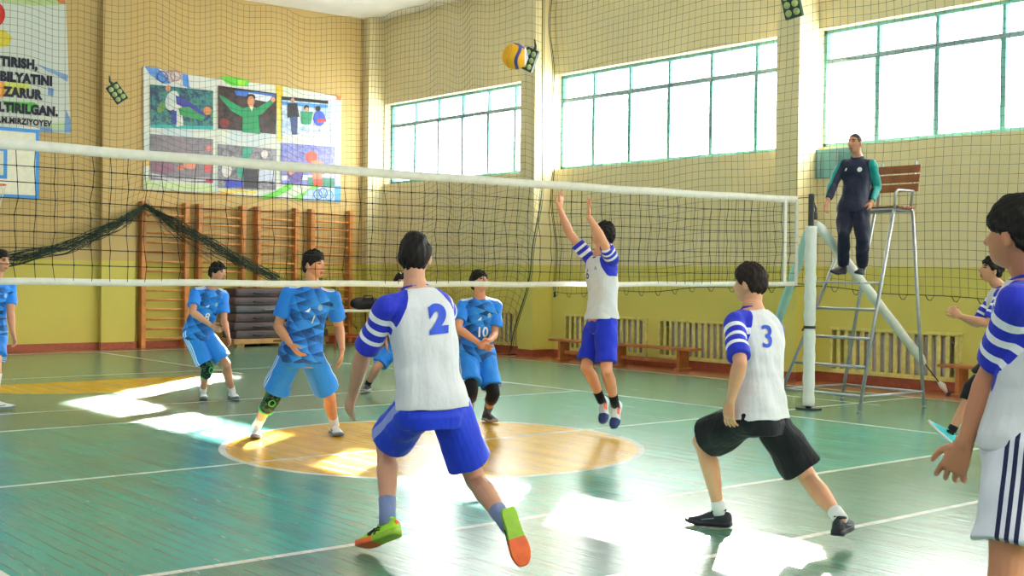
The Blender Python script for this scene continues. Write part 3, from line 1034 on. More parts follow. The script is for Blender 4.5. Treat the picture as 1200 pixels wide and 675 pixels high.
photo([(255, 168.7), (323.3, 175), (322.7, 222.7), (255.3, 220)], ['56545e', '6f6d78', '8f8b96', '4a4852'], [
    ('d7d3d3', ell(265, 199, 6, 9)), ('2e8f78', [(284, 172), (295, 174), (292, 186), (283, 188)]), ('2e8f78', [(278, 192), (290, 196), (284, 210), (276, 205)]), ('3b4ac0', [(264, 210), (284, 212), (284, 220), (263, 219)]),
    ('c5ccdc', [(303, 190), (321, 191), (321, 213), (302, 212)]), ('d9d0cc', ell(309, 181, 4, 5)), ('3a3540', [(284, 198), (301, 199), (301, 221), (285, 220)]), ('d9b6a0', ell(272, 187, 3.5, 4))])
photo([(328.7, 167.3), (391.7, 172.3), (391.7, 219.7), (328.7, 215.7)], ['5d5f9c', '4f58a8', '7c78b4', '3a5cc0'], [
    ('cfd0dc', [(329, 206), (391, 204), (391, 210), (329, 212)]), ('2f7f68', [(360, 208), (391, 209), (391, 219), (360, 218)]), ('e0503c', ell(364, 184, 7, 7)), ('e8866a', [(364, 188), (376, 188), (376, 214), (366, 215), (365, 204)]),
    ('d94a34', [(366, 210), (377, 210), (377, 218), (366, 218)]), ('5b4a98', ell(345, 204, 9, 11)), ('c97a6a', ell(340, 199, 5, 6)), ('e6e3ea', [(379, 197), (390, 198), (390, 207), (379, 206)])])

# ------------------------------------------------------------------ basketball backboard
XBB = -12.95
M_BOARD = paint('cream_backboard', 'ece6cf', 0.55, var=0.03)
M_BLUE = paint('blue_board_border', '3f8fd6', 0.5, var=0.04)
M_RIM = paint('orange_rim', 'd9602a', 0.45, var=0.05)
bk_ = thing('basketball_backboard', (XL + 0.14, 0, 2.9), 'cream basketball backboard with blue border under the lettered banner', 'backboard')
MB().aabb((XBB - 0.04, -0.90, 2.71), (XBB, 0.91, 3.91), bev=0.006).build('board', M_BOARD, bk_)
mb = MB()
def frame_rect(mb, y0, y1, z0, z1, w_, x):
    mb.aabb((x, y0, z0), (x + 0.006, y1, z0 + w_)).aabb((x, y0, z1 - w_), (x + 0.006, y1, z1)).aabb((x, y0, z0 + w_), (x + 0.006, y0 + w_, z1 - w_)).aabb((x, y1 - w_, z0 + w_), (x + 0.006, y1, z1 - w_))
frame_rect(mb, -0.90, 0.91, 2.71, 3.91, 0.06, XBB)
frame_rect(mb, -0.36, 0.37, 3.03, 3.56, 0.06, XBB)
mb.build('painted_border', M_BLUE, bk_)
rim = MB().tube([(XBB + 0.38 + 0.225 * math.cos(a), 0.225 * math.sin(a), 2.90) for a in np.linspace(0, 2 * PI, 33)[:-1]], 0.010, 8, closed=True)
rim.aabb((XBB, -0.08, 2.87), (XBB + 0.16, 0.08, 2.91), bev=0.005).tube([(XBB + 0.02, 0.06, 2.78), (XBB + 0.2, 0.12, 2.89)], 0.008, 6)
rim = rim.build('rim', M_RIM, bk_, True)
st = []
for k in range(12):
    a0 = k * PI / 6
    for s_ in (-1, 1):
        st.append([(XBB + 0.38 + (0.225 - 0.025 * j) * math.cos(a0 + s_ * j * 0.26), (0.225 - 0.025 * j) * math.sin(a0 + s_ * j * 0.26), 2.89 - 0.10 * j) for j in range(5)])
MB().wires(st, 0.004, n=4).build('rim_net', M_TAPE, rim)
mb = MB()
for y_ in (-0.55, 0.55):
    mb.tube([(XL + 0.01, y_, 3.6), (XBB - 0.04, y_, 3.6)], 0.025, 8).tube([(XL + 0.02, y_, 2.9), (XBB - 0.04, y_, 3.5)], 0.02, 8)
mb.build('wall_bracket', M_STEEL, bk_, True)

# ------------------------------------------------------------------ benches, mats, table
M_BENCH = paint('brown_bench_wood', 'b4703f', 0.45, var=0.12, scale=5)
def bench(x0, x1, y, h, label, group='benches'):
    t = thing('bench', ((x0 + x1) / 2, y, 0), label, 'bench', group)
    MB().aabb((x0, y - 0.13, h - 0.04), (x1, y + 0.13, h), bev=0.01).build('seat', M_BENCH, t)
    for x in (x0 + 0.28, (x0 + x1) / 2, x1 - 0.28):
        MB().aabb((x - 0.03, y - 0.115, 0.03), (x + 0.03, y + 0.115, h - 0.04), bev=0.008).aabb((x - 0.06, y - 0.15, 0), (x + 0.06, y + 0.15, 0.035), bev=0.008).build('leg', M_BENCH, t)
    MB().aabb((x0 + 0.28, y - 0.02, 0.10), (x1 - 0.28, y + 0.02, 0.16), bev=0.005).build('stretcher', M_BENCH, t)
bench(-7.75, -4.35, 8.25, 0.36, 'long low brown wooden bench behind the jumping player')
bench(-0.05, 2.9, 8.25, 0.40, 'brown wooden bench at the right edge, mostly behind the near player')

M_MAT = paint('dark_mat_cover', '57484a', 0.6, var=0.14, scale=3, bump=0.3)
M_MAT2 = paint('dark_mat_cover_grey', '55555c', 0.6, var=0.14, scale=3, bump=0.3)
M_PAL = paint('pale_pallet_wood', 'b38a55', 0.55, var=0.15, scale=4)
Y0, Y1, X0, X1 = 4.80, 6.95, XL + 0.22, XL + 0.82
pl = thing('mat_pallet', ((X0 + X1) / 2, (Y0 + Y1) / 2, 0), 'pale wooden pallet under the stacked gym mats', 'pallet')
MB().aabb((X0, Y0, 0.06), (X1, Y1, 0.16), bev=0.008).build('deck', M_PAL, pl)
for y_ in (Y0 + 0.15, (Y0 + Y1) / 2, Y1 - 0.15): MB().aabb((X0 + 0.01, y_ - 0.08, 0), (X1 - 0.01, y_ + 0.08, 0.06)).build('runner', M_PAL, pl)
for y_ in (Y0 + 0.95, Y0 + 1.30): MB().aabb((X1 - 0.004, y_ - 0.09, 0.09), (X1 + 0.004, y_ + 0.09, 0.12)).build('hand_slot', M_DKST, pl)
z = 0.16
hts = [0.17, 0.16, 0.18, 0.15, 0.17, 0.17]
MLB = ['bottom of the dark mat stack, resting on the pallet', 'second from the bottom of the dark mat stack', 'third from the bottom of the dark mat stack', 'fourth from the bottom of the stack, with a pale strap', 'second from the top of the dark mat stack', 'topmost of the dark mat stack']
for k, h in enumerate(hts):
    t = thing('gym_mat', ((X0 + X1) / 2, (Y0 + Y1) / 2, z), 'dark folded gym mat, ' + MLB[k], 'gym mat', 'stacked gym mats')
    j = rng.normal(0, 0.02)
    MB().aabb((X0, Y0 + 0.03 + j, z), (X1 - 0.01 * (k % 3), Y1 - 0.03 + j, z + h - 0.004), bev=0.035).build('pad', M_MAT2 if k in (3,) else M_MAT, t, True)
    MB().aabb((X1 - 0.012, Y0 + 0.08 + j, z + h * 0.5 - 0.006), (X1 + 0.004, Y1 - 0.08 + j, z + h * 0.5 + 0.006)).build('seam', M_MAT2, t)
    for y_ in ((Y0 + 0.55, Y0 + 1.5) if k != 3 else (Y0 + 0.75, Y0 + 1.2)):
        MB().tube([(X1, y_ - 0.14, z + h * 0.45), (X1 + 0.03, y_ - 0.08, z + h * 0.42), (X1 + 0.03, y_ + 0.08, z + h * 0.42), (X1, y_ + 0.14, z + h * 0.45)], 0.014, 6)\
            .build('handle', paint('mat_strap', '8f8a86', 0.6) if k == 3 else M_DKST, t, True)
    z += h

tb = thing('table', (-12.6, 7.05, 0), 'small white-topped table with orange-red legs in the far corner', 'table')
tx, ty = -12.6, 7.05
MB().aabb((tx - 0.35, ty - 0.6, 0.70), (tx + 0.35, ty + 0.75, 0.74), bev=0.008).build('tabletop', M_TAPE, tb)
M_RED = paint('orange_red_leg', 'c2502c', 0.45)
for a in (-1, 1):
    for b in (-1, 1):
        MB().tube([(tx + a * 0.30, ty + b * 0.55, 0), (tx + a * 0.27, ty + b * 0.52, 0.70)], 0.018, 8).build('leg', M_RED, tb, True)
MB().tube([(tx - 0.28, ty - 0.52, 0.2), (tx - 0.28, ty + 0.52, 0.2)], 0.014, 8).tube([(tx + 0.28, ty - 0.52, 0.2), (tx + 0.28, ty + 0.52, 0.2)], 0.014, 8).build('stretcher', M_RED, tb, True)
bg = thing('sports_bag', (tx, ty + 0.35, 0.74), 'black sports bag lying on the white table in the far corner', 'bag')
M_BAG = paint('black_bag_cloth', '24222a', 0.8, var=0.1, bump=0.3)
MB().tube([(tx, ty + 0.02 + 0.08 * k, 0.74 + 0.122) for k in range(9)], [0.07, 0.11, 0.12, 0.122, 0.118, 0.12, 0.122, 0.11, 0.07], 14).build('body', M_BAG, bg, True)
MB().tube([(tx + 0.14, ty + 0.2, 0.90), (tx + 0.10, ty + 0.24, 1.02), (tx + 0.10, ty + 0.44, 1.02), (tx + 0.10, ty + 0.48, 0.90)], 0.012, 6).build('handle', M_BAG, bg, True)

stl = thing('stool', (-9.75, 8.0, 0), 'low wooden stool with blue metal legs behind the gathered net', 'stool')
M_BLEG = paint('blue_stool_leg', '3f7fc0', 0.45)
MB().aabb((-10.2, 7.92, 0.41), (-9.35, 8.22, 0.445), bev=0.008).build('seat', M_BENCH, stl)
for x_ in (-10.1, -9.45):
    for d_ in (-1, 1):
        MB().tube([(x_ + d_ * 0.02, 8.07 + d_ * 0.10, 0.41), (x_ + d_ * 0.05, 8.07 + d_ * 0.13, 0)], 0.02, 8).build('leg', M_BLEG, stl, True)

# ------------------------------------------------------------------ the ball in the air
bc = at(603.5, 66.0, 9.86)
def ball_mat():
    t = NT('volleyball_panels')
    v = t.coord()
    x, y, z = t.xyz(v)
    # coordinates seen on the ball: a across, b up
    s = 0.105
    a = t.m('ADD', t.m('MULTIPLY', x, RH[0] / s), t.m('MULTIPLY', y, RH[1] / s))
    d = t.m('ADD', t.m('MULTIPLY', x, -FH[0] / s), t.m('MULTIPLY', y, -FH[1] / s))
    b = t.m('DIVIDE', z, s)
    wav = t.m('ADD', t.m('MULTIPLY', t.m('SINE', t.m('MULTIPLY', b, 3.0)), 0.16), 0.22)
    k = t.m('SUBTRACT', a, wav)
    band = t.near(k, 0.0, 0.12)
    top = t.mul(t.near(t.m('SUBTRACT', b, t.m('MULTIPLY', a, -0.5)), 0.92, 0.12), t.m('GREATER_THAN', d, -0.2))
    right = t.m('GREATER_THAN', a, 0.86)
    back = t.mul(t.m('LESS_THAN', d, -0.35), t.near(b, 0.1, 0.4))
    blue = t.anyof(band, top, right, back)
    c = t.mix(blue, lin('f2b01e'), lin('33408c'))
    white = t.near(a, 0.80, 0.07)  # painted highlight, a pale band fixed in the colour
    c = t.mix(white, c, lin('eef0f2'))
    seam = t.anyof(t.near(k, 0.14, 0.015), t.near(k, -0.14, 0.015), t.near(k, -0.62, 0.012))
    c = t.mix(t.mul(seam, 0.6), c, lin('8a5a10'))
    n = t.bump(t.noise(v, 260, 1), 0.15, 0.001)
    return t.pbr(c, 0.45, 0, 0.4, n)
bo = MB().ball(bc, 0.105, nu=40, nv=28).build('volleyball', ball_mat(), None, True)
me = bo.data
me.transform(Matrix.Translation(-Vector(bc)))
bo.location = bc
tag(bo, 'yellow and blue volleyball in the air above the net', 'ball')
# ------------------------------------------------------------------ people
def remesh(mb, voxel, smooth=4, name='tmp'):
    """one continuous closed surface out of overlapping shapes -> (verts, faces)"""
    me = mb.mesh(name)
    outward(me)
    o = bpy.data.objects.new(name, me)
    COL.objects.link(o)
    md = o.modifiers.new('r', 'REMESH')
    md.mode = 'VOXEL'
    md.voxel_size = voxel
    if smooth:
        sm = o.modifiers.new('s', 'SMOOTH')
        sm.factor = 0.5
        sm.iterations = smooth
    dg = bpy.context.evaluated_depsgraph_get()
    r = bpy.data.meshes.new_from_object(o.evaluated_get(dg))
    bpy.data.objects.remove(o)
    bpy.data.meshes.remove(me)
    return r

def mesh_np(me):
    V = np.empty(len(me.vertices) * 3)
    me.vertices.foreach_get('co', V)
    N = np.empty(len(me.vertices) * 3)
    me.vertices.foreach_get('normal', N)
    return V.reshape(-1, 3), N.reshape(-1, 3)

def link_mesh(me, name, mats, parent, attrs=None, matfn=None):
    """me in world coordinates -> object under parent"""
    V, _ = mesh_np(me)
    mats = mats if isinstance(mats, (list, tuple)) else [mats]
    me.materials.clear()
    for m in mats: me.materials.append(m)
    if matfn is not None:
        C = np.empty(len(me.polygons) * 3)
        me.polygons.foreach_get('center', C)
        me.polygons.foreach_set('material_index', matfn(C.reshape(-1, 3)).astype(np.int32))
    for k, a in (attrs or {}).items():
        at_ = me.attributes.new(k, 'FLOAT', 'POINT')
        at_.data.foreach_set('value', np.asarray(a, np.float32))
    outward(me)
    V2 = V - wloc(parent)
    me.vertices.foreach_set('co', V2.ravel())
    me.polygons.foreach_set('use_smooth', np.ones(len(me.polygons), bool))
    me.update()
    me.name = name
    o = bpy.data.objects.new(name, me)
    COL.objects.link(o)
    o.parent = parent
    return o

def displace(me, amp, freq, seed, aniso=(1, 1, 1)):
    V, N = mesh_np(me)
    r = np.random.default_rng(seed)
    d = np.zeros(len(V))
    for k in range(9):
        kv = r.normal(0, 1, 3)
        kv = kv / np.linalg.norm(kv) * freq * r.uniform(0.6, 1.7) * np.array(aniso)
        d += np.sin(V @ kv + r.uniform(0, 6.28) + 1.2 * np.sin(V @ r.normal(0, freq * 0.4, 3)))
    d *= amp / 3.0
    me.vertices.foreach_set('co', (V + N * d[:, None]).ravel())
    me.update()

SKIN = {}
def skin(tone):
    if tone in SKIN: return SKIN[tone]
    c = lin(tone)
    t = NT('skin_' + tone)
    v = t.coord()
    n = t.noise(v, 9, 3)
    col = t.ramp(n, [(0.3, tuple(x * 0.93 for x in c)), (0.7, (min(1, c[0] * 1.05), c[1], c[2]))])
    SKIN[tone] = t.pbr(col, 0.5, 0, 0.35, t.bump(t.noise(v, 160, 2), 0.08, 0.002), sss=0.12)
    return SKIN[tone]

def hair_mat(name, c):
    t = NT(name)
    v = t.scalev(t.coord(), (1, 1, 0.25))
    n = t.noise(v, 150, 3, 0.6)
    c = lin(c)
    return t.pbr(t.ramp(n, [(0.3, tuple(x * 0.5 for x in c)), (0.75, tuple(x * 1.3 for x in c))]), 0.62, 0, 0.22, t.bump(n, 0.5, 0.004))
M_HAIR = hair_mat('black_hair', '1d1714')
M_HAIRB = hair_mat('dark_brown_hair', '2c201a')
M_HAIRG = hair_mat('short_greying_hair', '4a4340')
M_LIP = paint('lips', 'a8625a', 0.45)
M_EYE = paint('dark_eyes', '1c1512', 0.3)

def smst(a, b, x):
    t = np.clip((x - a) / (b - a), 0, 1)
    return t * t * (3 - 2 * t)

def head_verts(nu, nv):
    """unit directions for a head sphere: x left, y forward, z up"""
    th = np.linspace(0, PI, nv + 1)
    D = [(0, 0, -1.0)]
    for i in range(1, nv):
        for j in range(nu):
            a = 2 * PI * j / nu
            D.append((math.sin(th[i]) * math.sin(a), math.sin(th[i]) * math.cos(a), -math.cos(th[i])))
    D.append((0, 0, 1.0))
    F = []
    last = len(D) - 1
    for j in range(nu):
        F.append((0, 1 + j, 1 + (j + 1) % nu))
        F.append((last, 1 + (nv - 2) * nu + (j + 1) % nu, 1 + (nv - 2) * nu + j))
    for i in range(nv - 2):
        for j in range(nu):
            a = 1 + i * nu
            F.append((a + j, a + nu + j, a + nu + (j + 1) % nu, a + (j + 1) % nu))
    return np.array(D), F

def skull(D, feat=True):
    a, b, c = 0.074, 0.095, 0.111
    P = D * np.array([a, b, c])
    x, y, z = P[:, 0].copy(), P[:, 1].copy(), P[:, 2].copy()
    low = np.clip(-z / c, 0, 1)
    front = np.clip(y / b, 0, 1)
    x *= 1 - 0.30 * low ** 1.6
    y = np.where(y > 0, y * (1 - 0.10 * front) + 0.016 * low * front, y * (1 - 0.38 * smst(0.25, 0.95, low)))
    y = np.where(y > 0, y + 0.014 * smst(0.3, 1.0, low) * smst(0.0, 0.5, front), y)
    z = np.where((z < 0) & (y < 0), z * 0.86, z)
    if feat:
        fr = smst(0.35, 0.75, front)
        ax = np.abs(x)
        ramp = smst(0.030, -0.028, z) * smst(-0.044, -0.030, z)
        y += fr * 0.027 * np.exp(-(x / 0.0135) ** 2) * ramp
        y += fr * 0.006 * np.exp(-(x / 0.024) ** 2) * np.exp(-((z + 0.030) / 0.010) ** 2)
        y -= fr * 0.012 * np.exp(-((ax - 0.032) / 0.016) ** 2 - ((z - 0.012) / 0.013) ** 2)
        y += fr * 0.006 * np.exp(-((z - 0.034) / 0.010) ** 2) * np.exp(-((ax - 0.028) / 0.025) ** 2)
        y += fr * 0.007 * np.exp(-(x / 0.024) ** 2) * np.exp(-((z + 0.058) / 0.006) ** 2)
        y += fr * 0.006 * np.exp(-(x / 0.022) ** 2) * np.exp(-((z + 0.072) / 0.006) ** 2)
        y -= fr * 0.004 * np.exp(-(x / 0.03) ** 2) * np.exp(-((z + 0.065) / 0.003) ** 2)
        y += fr * 0.009 * np.exp(-(x / 0.024) ** 2) * np.exp(-((z + 0.100) / 0.014) ** 2)
        cheek = np.exp(-((ax - 0.045) / 0.02) ** 2 - ((z + 0.015) / 0.02) ** 2)
        y += fr * 0.006 * cheek
    return np.stack([x, y, z], 1)

def head_frame(phi, pitch, roll=0.0):
    """axes (left, front, up) of a head; phi from the camera's forward direction towards the picture's right"""
    f = math.cos(phi) * FH + math.sin(phi) * RH
    l = np.cross(UP, f)
    f2 = math.cos(pitch) * f + math.sin(pitch) * UP
    u = nrm(UP - f2 * (UP @ f2))
    l = np.cross(u, f2)
    if roll:
        l, u = math.cos(roll) * l + math.sin(roll) * u, -math.sin(roll) * l + math.cos(roll) * u
    return np.array([l, f2, u])

def facing(phi):
    return math.cos(phi) * FH + math.sin(phi) * RH

def ik(a, b, la, lb, px, pref, wpref):
    """middle joint between a and b: bone lengths la, lb (stretched if needed), as near as can be to pixel px"""
    d = np.linalg.norm(b - a)
    if d >= (la + lb) * 0.995:
        k = d / (la + lb) * 1.006
        la, lb = la * k, lb * k
    x = (la * la - lb * lb + d * d) / (2 * d)
    h = math.sqrt(max(la * la - x * x, 1e-6))
    n = nrm(b - a)
    u = nrm(np.cross(n, [0.31, 0.52, 0.79]))
    v = np.cross(n, u)
    best = None
    for k in range(180):
        t = 2 * PI * k / 180
        q = a + n * x + h * (math.cos(t) * u + math.sin(t) * v)
        e = -wpref * float((q - (a + n * x)) @ pref) / max(h, 1e-6)
        if px is not None: e += float(np.linalg.norm(project(q) - px)) * 0.12
        if best is None or e < best[0]: best = (e, q)
    return best[1]

def person(name_label, px, D, s, phiP, phiS, phiH, pitchH=0.0, kit=None, tone='d9a07c', hair=None, voxel=0.0065, hand=None, rollH=0.0, base=None, dbg=''):
    """px: joint pixels (x, y[, depth offset or ('z', height)]) of the photo"""
    def P(k, ref=0.0):
        q = px[k]
        if len(q) == 3 and isinstance(q[2], tuple): return on_plane(q[0], q[1], 2, q[2][1])
        return at(q[0], q[1], D + (q[2] if len(q) == 3 else ref))
    J = {}
    pel, neck = P('pel'), P('neck')
    fp, fs = facing(phiP), facing(phiS)
    lp, ls = np.cross(UP, fp), np.cross(UP, fs)
    sp = nrm(neck - pel)
    hipup = nrm(UP * 0.7 + sp * 0.3)
    lp = nrm(lp - sp * (lp @ sp) * 0.5); ls = nrm(ls - sp * (ls @ sp) * 0.6)
    if 'tiltS' in px: ls = nrm(ls + UP * px['tiltS'])
    if 'tiltP' in px: lp = nrm(lp + UP * px['tiltP'])
    for sd, sg in (('L', 1), ('R', -1)):
        J['hip' + sd] = pel + lp * sg * 0.088 * s - UP * 0.02 * s
        J['sh' + sd] = neck + ls * sg * px.get('shw', 0.180) * s - sp * 0.082 * s + UP * (px.get('shr' + sd, 0.0)) + fs * px.get('shf' + sd, 0.0)
        a, w = P('an' + sd), P('wr' + sd)
        J['an' + sd], J['wr' + sd] = a, w
        J['kn' + sd] = ik(J['hip' + sd], a, 0.435 * s, 0.42 * s, px.get('kn' + sd), fp, 2.0)
        bw = -fs * 0.7 + np.cross(UP, fs) * sg * 0.7
        J['el' + sd] = ik(J['sh' + sd], w, 0.295 * s, 0.255 * s, px.get('el' + sd), nrm(bw), 0.5)
        J['hd' + sd] = P('hd' + sd)
        J['to' + sd] = P('to' + sd)
    head = P('head')
    HF = head_frame(phiH, pitchH, rollH)
    if dbg:
        for q in ('L', 'R'):
            print(dbg, q, 'torso %.2f thigh %.2f shin %.2f uarm %.2f farm %.2f  hip-ank %.2f sh-wr %.2f ankz %.2f toz %.2f' % (
                np.linalg.norm(neck - pel), *[np.linalg.norm(J[a + q] - J[b + q]) for a, b in (('hip', 'kn'), ('kn', 'an'), ('sh', 'el'), ('el', 'wr'), ('hip', 'an'), ('sh', 'wr'))], J['an' + q][2], J['to' + q][2]))
    fz = min(J['anL'][2], J['anR'][2]) - 0.09 * s
    root = thing('person', ((J['anL'][0] + J['anR'][0]) / 2, (J['anL'][1] + J['anR'][1]) / 2, max(0.0, fz) if base is None else base), name_label, 'person')

    # --- torso rings -------------------------------------------------
    def torso_rings(infl, t0, t1, n=28, table=None, kx=1.0):
        tab = table or [(-0.22, 0.135, 0.105), (-0.10, 0.160, 0.118), (0.02, 0.163, 0.118), (0.16, 0.148, 0.105), (0.32, 0.140, 0.098), (0.50, 0.150, 0.106), (0.68, 0.162, 0.114), (0.82, 0.165, 0.108), (0.91, 0.140, 0.088), (0.98, 0.075, 0.066), (1.04, 0.058, 0.058)]
        T = np.array([a[0] for a in tab])
        ts = np.linspace(t0, t1, 26)
        R = []
        L = np.linalg.norm(neck - pel)
        bow = px.get('bow', 0.02)
        for t in ts:
            a = np.interp(t, T, [q[1] for q in tab]) * s * kx + (infl(t) if callable(infl) else infl)
            b = np.interp(t, T, [q[2] for q in tab]) * s + (infl(t) if callable(infl) else infl)
            tt = min(max(t, 0), 1)
            side = nrm(lp * (1 - tt) + ls * tt)
            if t >= 0:
                c = pel + sp * L * t
                ax = sp
            else:
                c = pel + hipup * L * t
                ax = hipup
            side = nrm(side - ax * (side @ ax))
            fr = np.cross(side, ax)
            c = c - fr * bow * math.sin(PI * tt) * s
            fr = fr if fr @ (fp + fs) > 0 else -fr
            ang = np.arange(n) * 2 * PI / n
            ca, sa = np.cos(ang), np.sin(ang)
            sup = (np.abs(ca) ** 2.5 + np.abs(sa) ** 2.5) ** (-1 / 2.5)
            R.append(c + np.outer(a * ca * sup, side) + np.outer(b * sa * sup, fr))
        return R

    def seg(mb, a, b, stops, n=14, off=None):
        pts = [a + (b - a) * t + (off * o if off is not None else 0) for t, r, o in stops]
        mb.tube(pts, [r * s for t, r, o in stops], n)
        mb.ball(pts[0], stops[0][1] * s * 0.99).ball(pts[-1], stops[-1][1] * s * 0.99)

    body = MB()
    body.rings(torso_rings(-0.004, -0.20, 1.0))
    neckb = head - HF[1] * 0.022 * s - HF[2] * 0.055 * s
    body.tube([neck - sp * 0.05 * s, neck + sp * 0.02 * s, (neck + neckb) / 2 + fs * 0.005, neckb + HF[2] * 0.02], np.array([0.080, 0.062, 0.054, 0.054]) * s, 16)
    for sd, sg in (('L', 1), ('R', -1)):
        sh, el, wr, hp, kn, an = (J[k + sd] for k in ('sh', 'el', 'wr', 'hip', 'kn', 'an'))
        seg(body, sh, el, [(0, 0.048, 0), (0.2, 0.050, 0), (0.5, 0.047, 0), (0.8, 0.041, 0), (1, 0.039, 0)])
        seg(body, el, wr, [(0, 0.039, 0), (0.22, 0.044, 0), (0.5, 0.038, 0), (0.8, 0.029, 0), (1, 0.026, 0)])
        body.tube([neck - sp * 0.05 * s + ls * sg * 0.04 * s, sh], [0.048 * s, 0.044 * s], 12)
        kd = nrm(np.cross(np.cross(kn - hp, an - kn), an - kn)) if np.linalg.norm(np.cross(kn - hp, an - kn)) > 1e-4 else -fp
        if kd @ fp > 0: kd = -kd
        seg(body, hp, kn, [(0, 0.092, 0), (0.25, 0.084, 0), (0.55, 0.070, 0), (0.85, 0.056, 0), (1, 0.054, 0)])
        seg(body, kn, an, [(0, 0.053, 0), (0.12, 0.051, 0.006), (0.32, 0.057, 0.016), (0.55, 0.049, 0.012), (0.8, 0.037, 0.003), (1, 0.036, 0)], off=kd)
        body.ball(kn - kd * 0.012, 0.050 * s)
        # foot inside the shoe
        to = J['to' + sd]
        body.tube([an, an + nrm(an - kn) * 0.02 * s], np.array([0.034, 0.030]) * s, 10)
        # hand: palm, four fingers, thumb
        hd = J['hd' + sd]
        h = dict(curl=0.45, spread=0.10, out=None)
        if hand and sd in hand: h.update(hand[sd])
        k = nrm(hd - wr)
        out = h['out'] if h['out'] is not None else np.cross(UP, fs) * sg    # back of the hand
        out = nrm(out - k * (out @ k))
        wd = np.cross(k, out)                                                    # across the palm
        if wd @ fs < 0: wd = -wd                                                # thumb side
        if 'thumb' in h and wd @ h['thumb'] < 0: wd = -wd
        hs = s * h.get('size', 1.0)
        kc = wr + k * 0.088 * hs
        body.rings([c + np.outer(np.cos(np.arange(12) * PI / 6) * a, wd) + np.outer(np.sin(np.arange(12) * PI / 6) * b, out)
                    for c, a, b in ((wr - k * 0.012 * hs, 0.027 * hs, 0.022 * hs), (wr + k * 0.02 * hs, 0.031 * hs, 0.018 * hs), (wr + k * 0.055 * hs, 0.040 * hs, 0.016 * hs), (kc, 0.041 * hs, 0.014 * hs), (kc + k * 0.008 * hs, 0.036 * hs, 0.010 * hs))])
        for i, (fo, fl) in enumerate(((0.031, 0.92), (0.0105, 1.0), (-0.0105, 0.94), (-0.031, 0.76))):
            base_ = kc + wd * fo * hs - k * 0.004 * hs
            sp_ = nrm(k + wd * h['spread'] * (fo / 0.02))
            c0 = h['curl'] * (1 + 0.15 * (i - 1.5))
            d1 = math.cos(c0 * 0.6) * sp_ - math.sin(c0 * 0.6) * out
            d2 = math.cos(c0 * 1.5) * sp_ - math.sin(c0 * 1.5) * out
            d3 = math.cos(c0 * 2.2) * sp_ - math.sin(c0 * 2.2) * out
            p1 = base_ + d1 * 0.044 * fl * hs
            p2 = p1 + d2 * 0.027 * fl * hs
            p3 = p2 + d3 * 0.022 * fl * hs
            body.tube([base_, p1, p2, p3], np.array([0.0100, 0.0092, 0.0085, 0.0066]) * hs, 8)
            body.ball(p3, 0.0066 * hs, nu=8, nv=6)
        tb0 = wr + k * 0.028 * hs + wd * 0.026 * hs - out * 0.004
        td = nrm(wd * 0.75 + k * 0.75 - out * 0.30)
        t1 = tb0 + td * 0.040 * hs
        t2 = t1 + nrm(td * 0.6 + k * 0.6 - out * 0.15) * 0.032 * hs
        t3 = t2 + nrm(td * 0.3 + k - out * 0.25) * 0.022 * hs
        body.tube([tb0, t1, t2, t3], np.array([0.0155, 0.0125, 0.0105, 0.0075]) * hs, 8).ball(t3, 0.0075 * hs, nu=8, nv=6)
    # head
    DD, FF = head_verts(56, 40)
    HP = skull(DD) * s
    body.raw(head + HP @ HF, FF)
    for sg in (1, -1):
        e = head + HF[0] * sg * 0.076 * s - HF[1] * 0.012 * s - HF[2] * 0.006 * s
        axs = np.array([nrm(HF[0] * sg + HF[1] * -0.45), nrm(HF[1] + HF[0] * sg * 0.45), HF[2]])
        body.ball(e, np.array([0.009, 0.020, 0.032]) * s, ax=axs)
        body.ball(e - HF[2] * 0.018 * s + HF[1] * 0.002, np.array([0.008, 0.012, 0.016]) * s, ax=axs)
    me = remesh(body, voxel, 3)
    def face_mats(C):
        q = (C - head) @ HF.T / s
        r = np.zeros(len(C))
        fr = (q[:, 1] > 0.045) & (np.linalg.norm(q, axis=1) < 0.15)
        ax = np.abs(q[:, 0])
        r[fr & (ax > 0.014) & (ax < 0.052) & (np.abs(q[:, 2] - 0.033 - 0.10 * (0.03 - ax) * (ax > 0.03)) < 0.0055)] = 1
        r[fr & (((ax - 0.032) / 0.0155) ** 2 + ((q[:, 2] - 0.012) / 0.006) ** 2 < 1)] = 2
        r[fr & (ax < 0.024) & (q[:, 2] > -0.078) & (q[:, 2] < -0.054)] = 3
        return r
    link_mesh(me, 'body', [skin(tone), M_HAIR, M_EYE, M_LIP], root, matfn=face_mats)

    # hair: a closed cap that sinks under the skin on the face and neck
    hr = dict(mat=M_HAIR, thick=0.015, line=0.050, back=-0.070, side=0.004, seed=1, burn=-0.012, messy=0.006, top=0.006)
    hr.update(hair or {})
    DD, FF = head_verts(96, 64)
    HS = skull(DD, False)
    az = np.abs(np.arctan2(HS[:, 0], HS[:, 1]))
    lineh = np.interp(az, [0, 0.55, 0.95, 1.20, 1.45, 1.75, 2.1, 2.6, PI], [hr['line'], hr['line'] - 0.004, hr['line'] - 0.022, hr['burn'] + 0.012, hr['burn'], hr['side'], hr['back'] * 0.55, hr['back'] * 0.95, hr['back']])
    r_ = np.random.default_rng(hr['seed'])
    nz = np.zeros(len(DD))
    for k in range(10):
        kv = r_.normal(0, 1, 3) * r_.uniform(18, 60) * np.array([1, 1, 0.6])
        nz += np.sin(DD @ (kv * 0.35) + r_.uniform(0, 6.28))
    nz /= 3.0
    lineh = lineh + nz * 0.004
    m_ = smst(-0.006, 0.010, HS[:, 2] - lineh)
    th = -0.010 + (0.010 + hr['thick'] * (0.55 + 0.45 * smst(-0.03, 0.06, HS[:, 2])) + hr['top'] * smst(0.06, 0.11, HS[:, 2]) + hr['messy'] * nz) * m_
    nn = HS / np.linalg.norm(HS, axis=1)[:, None]
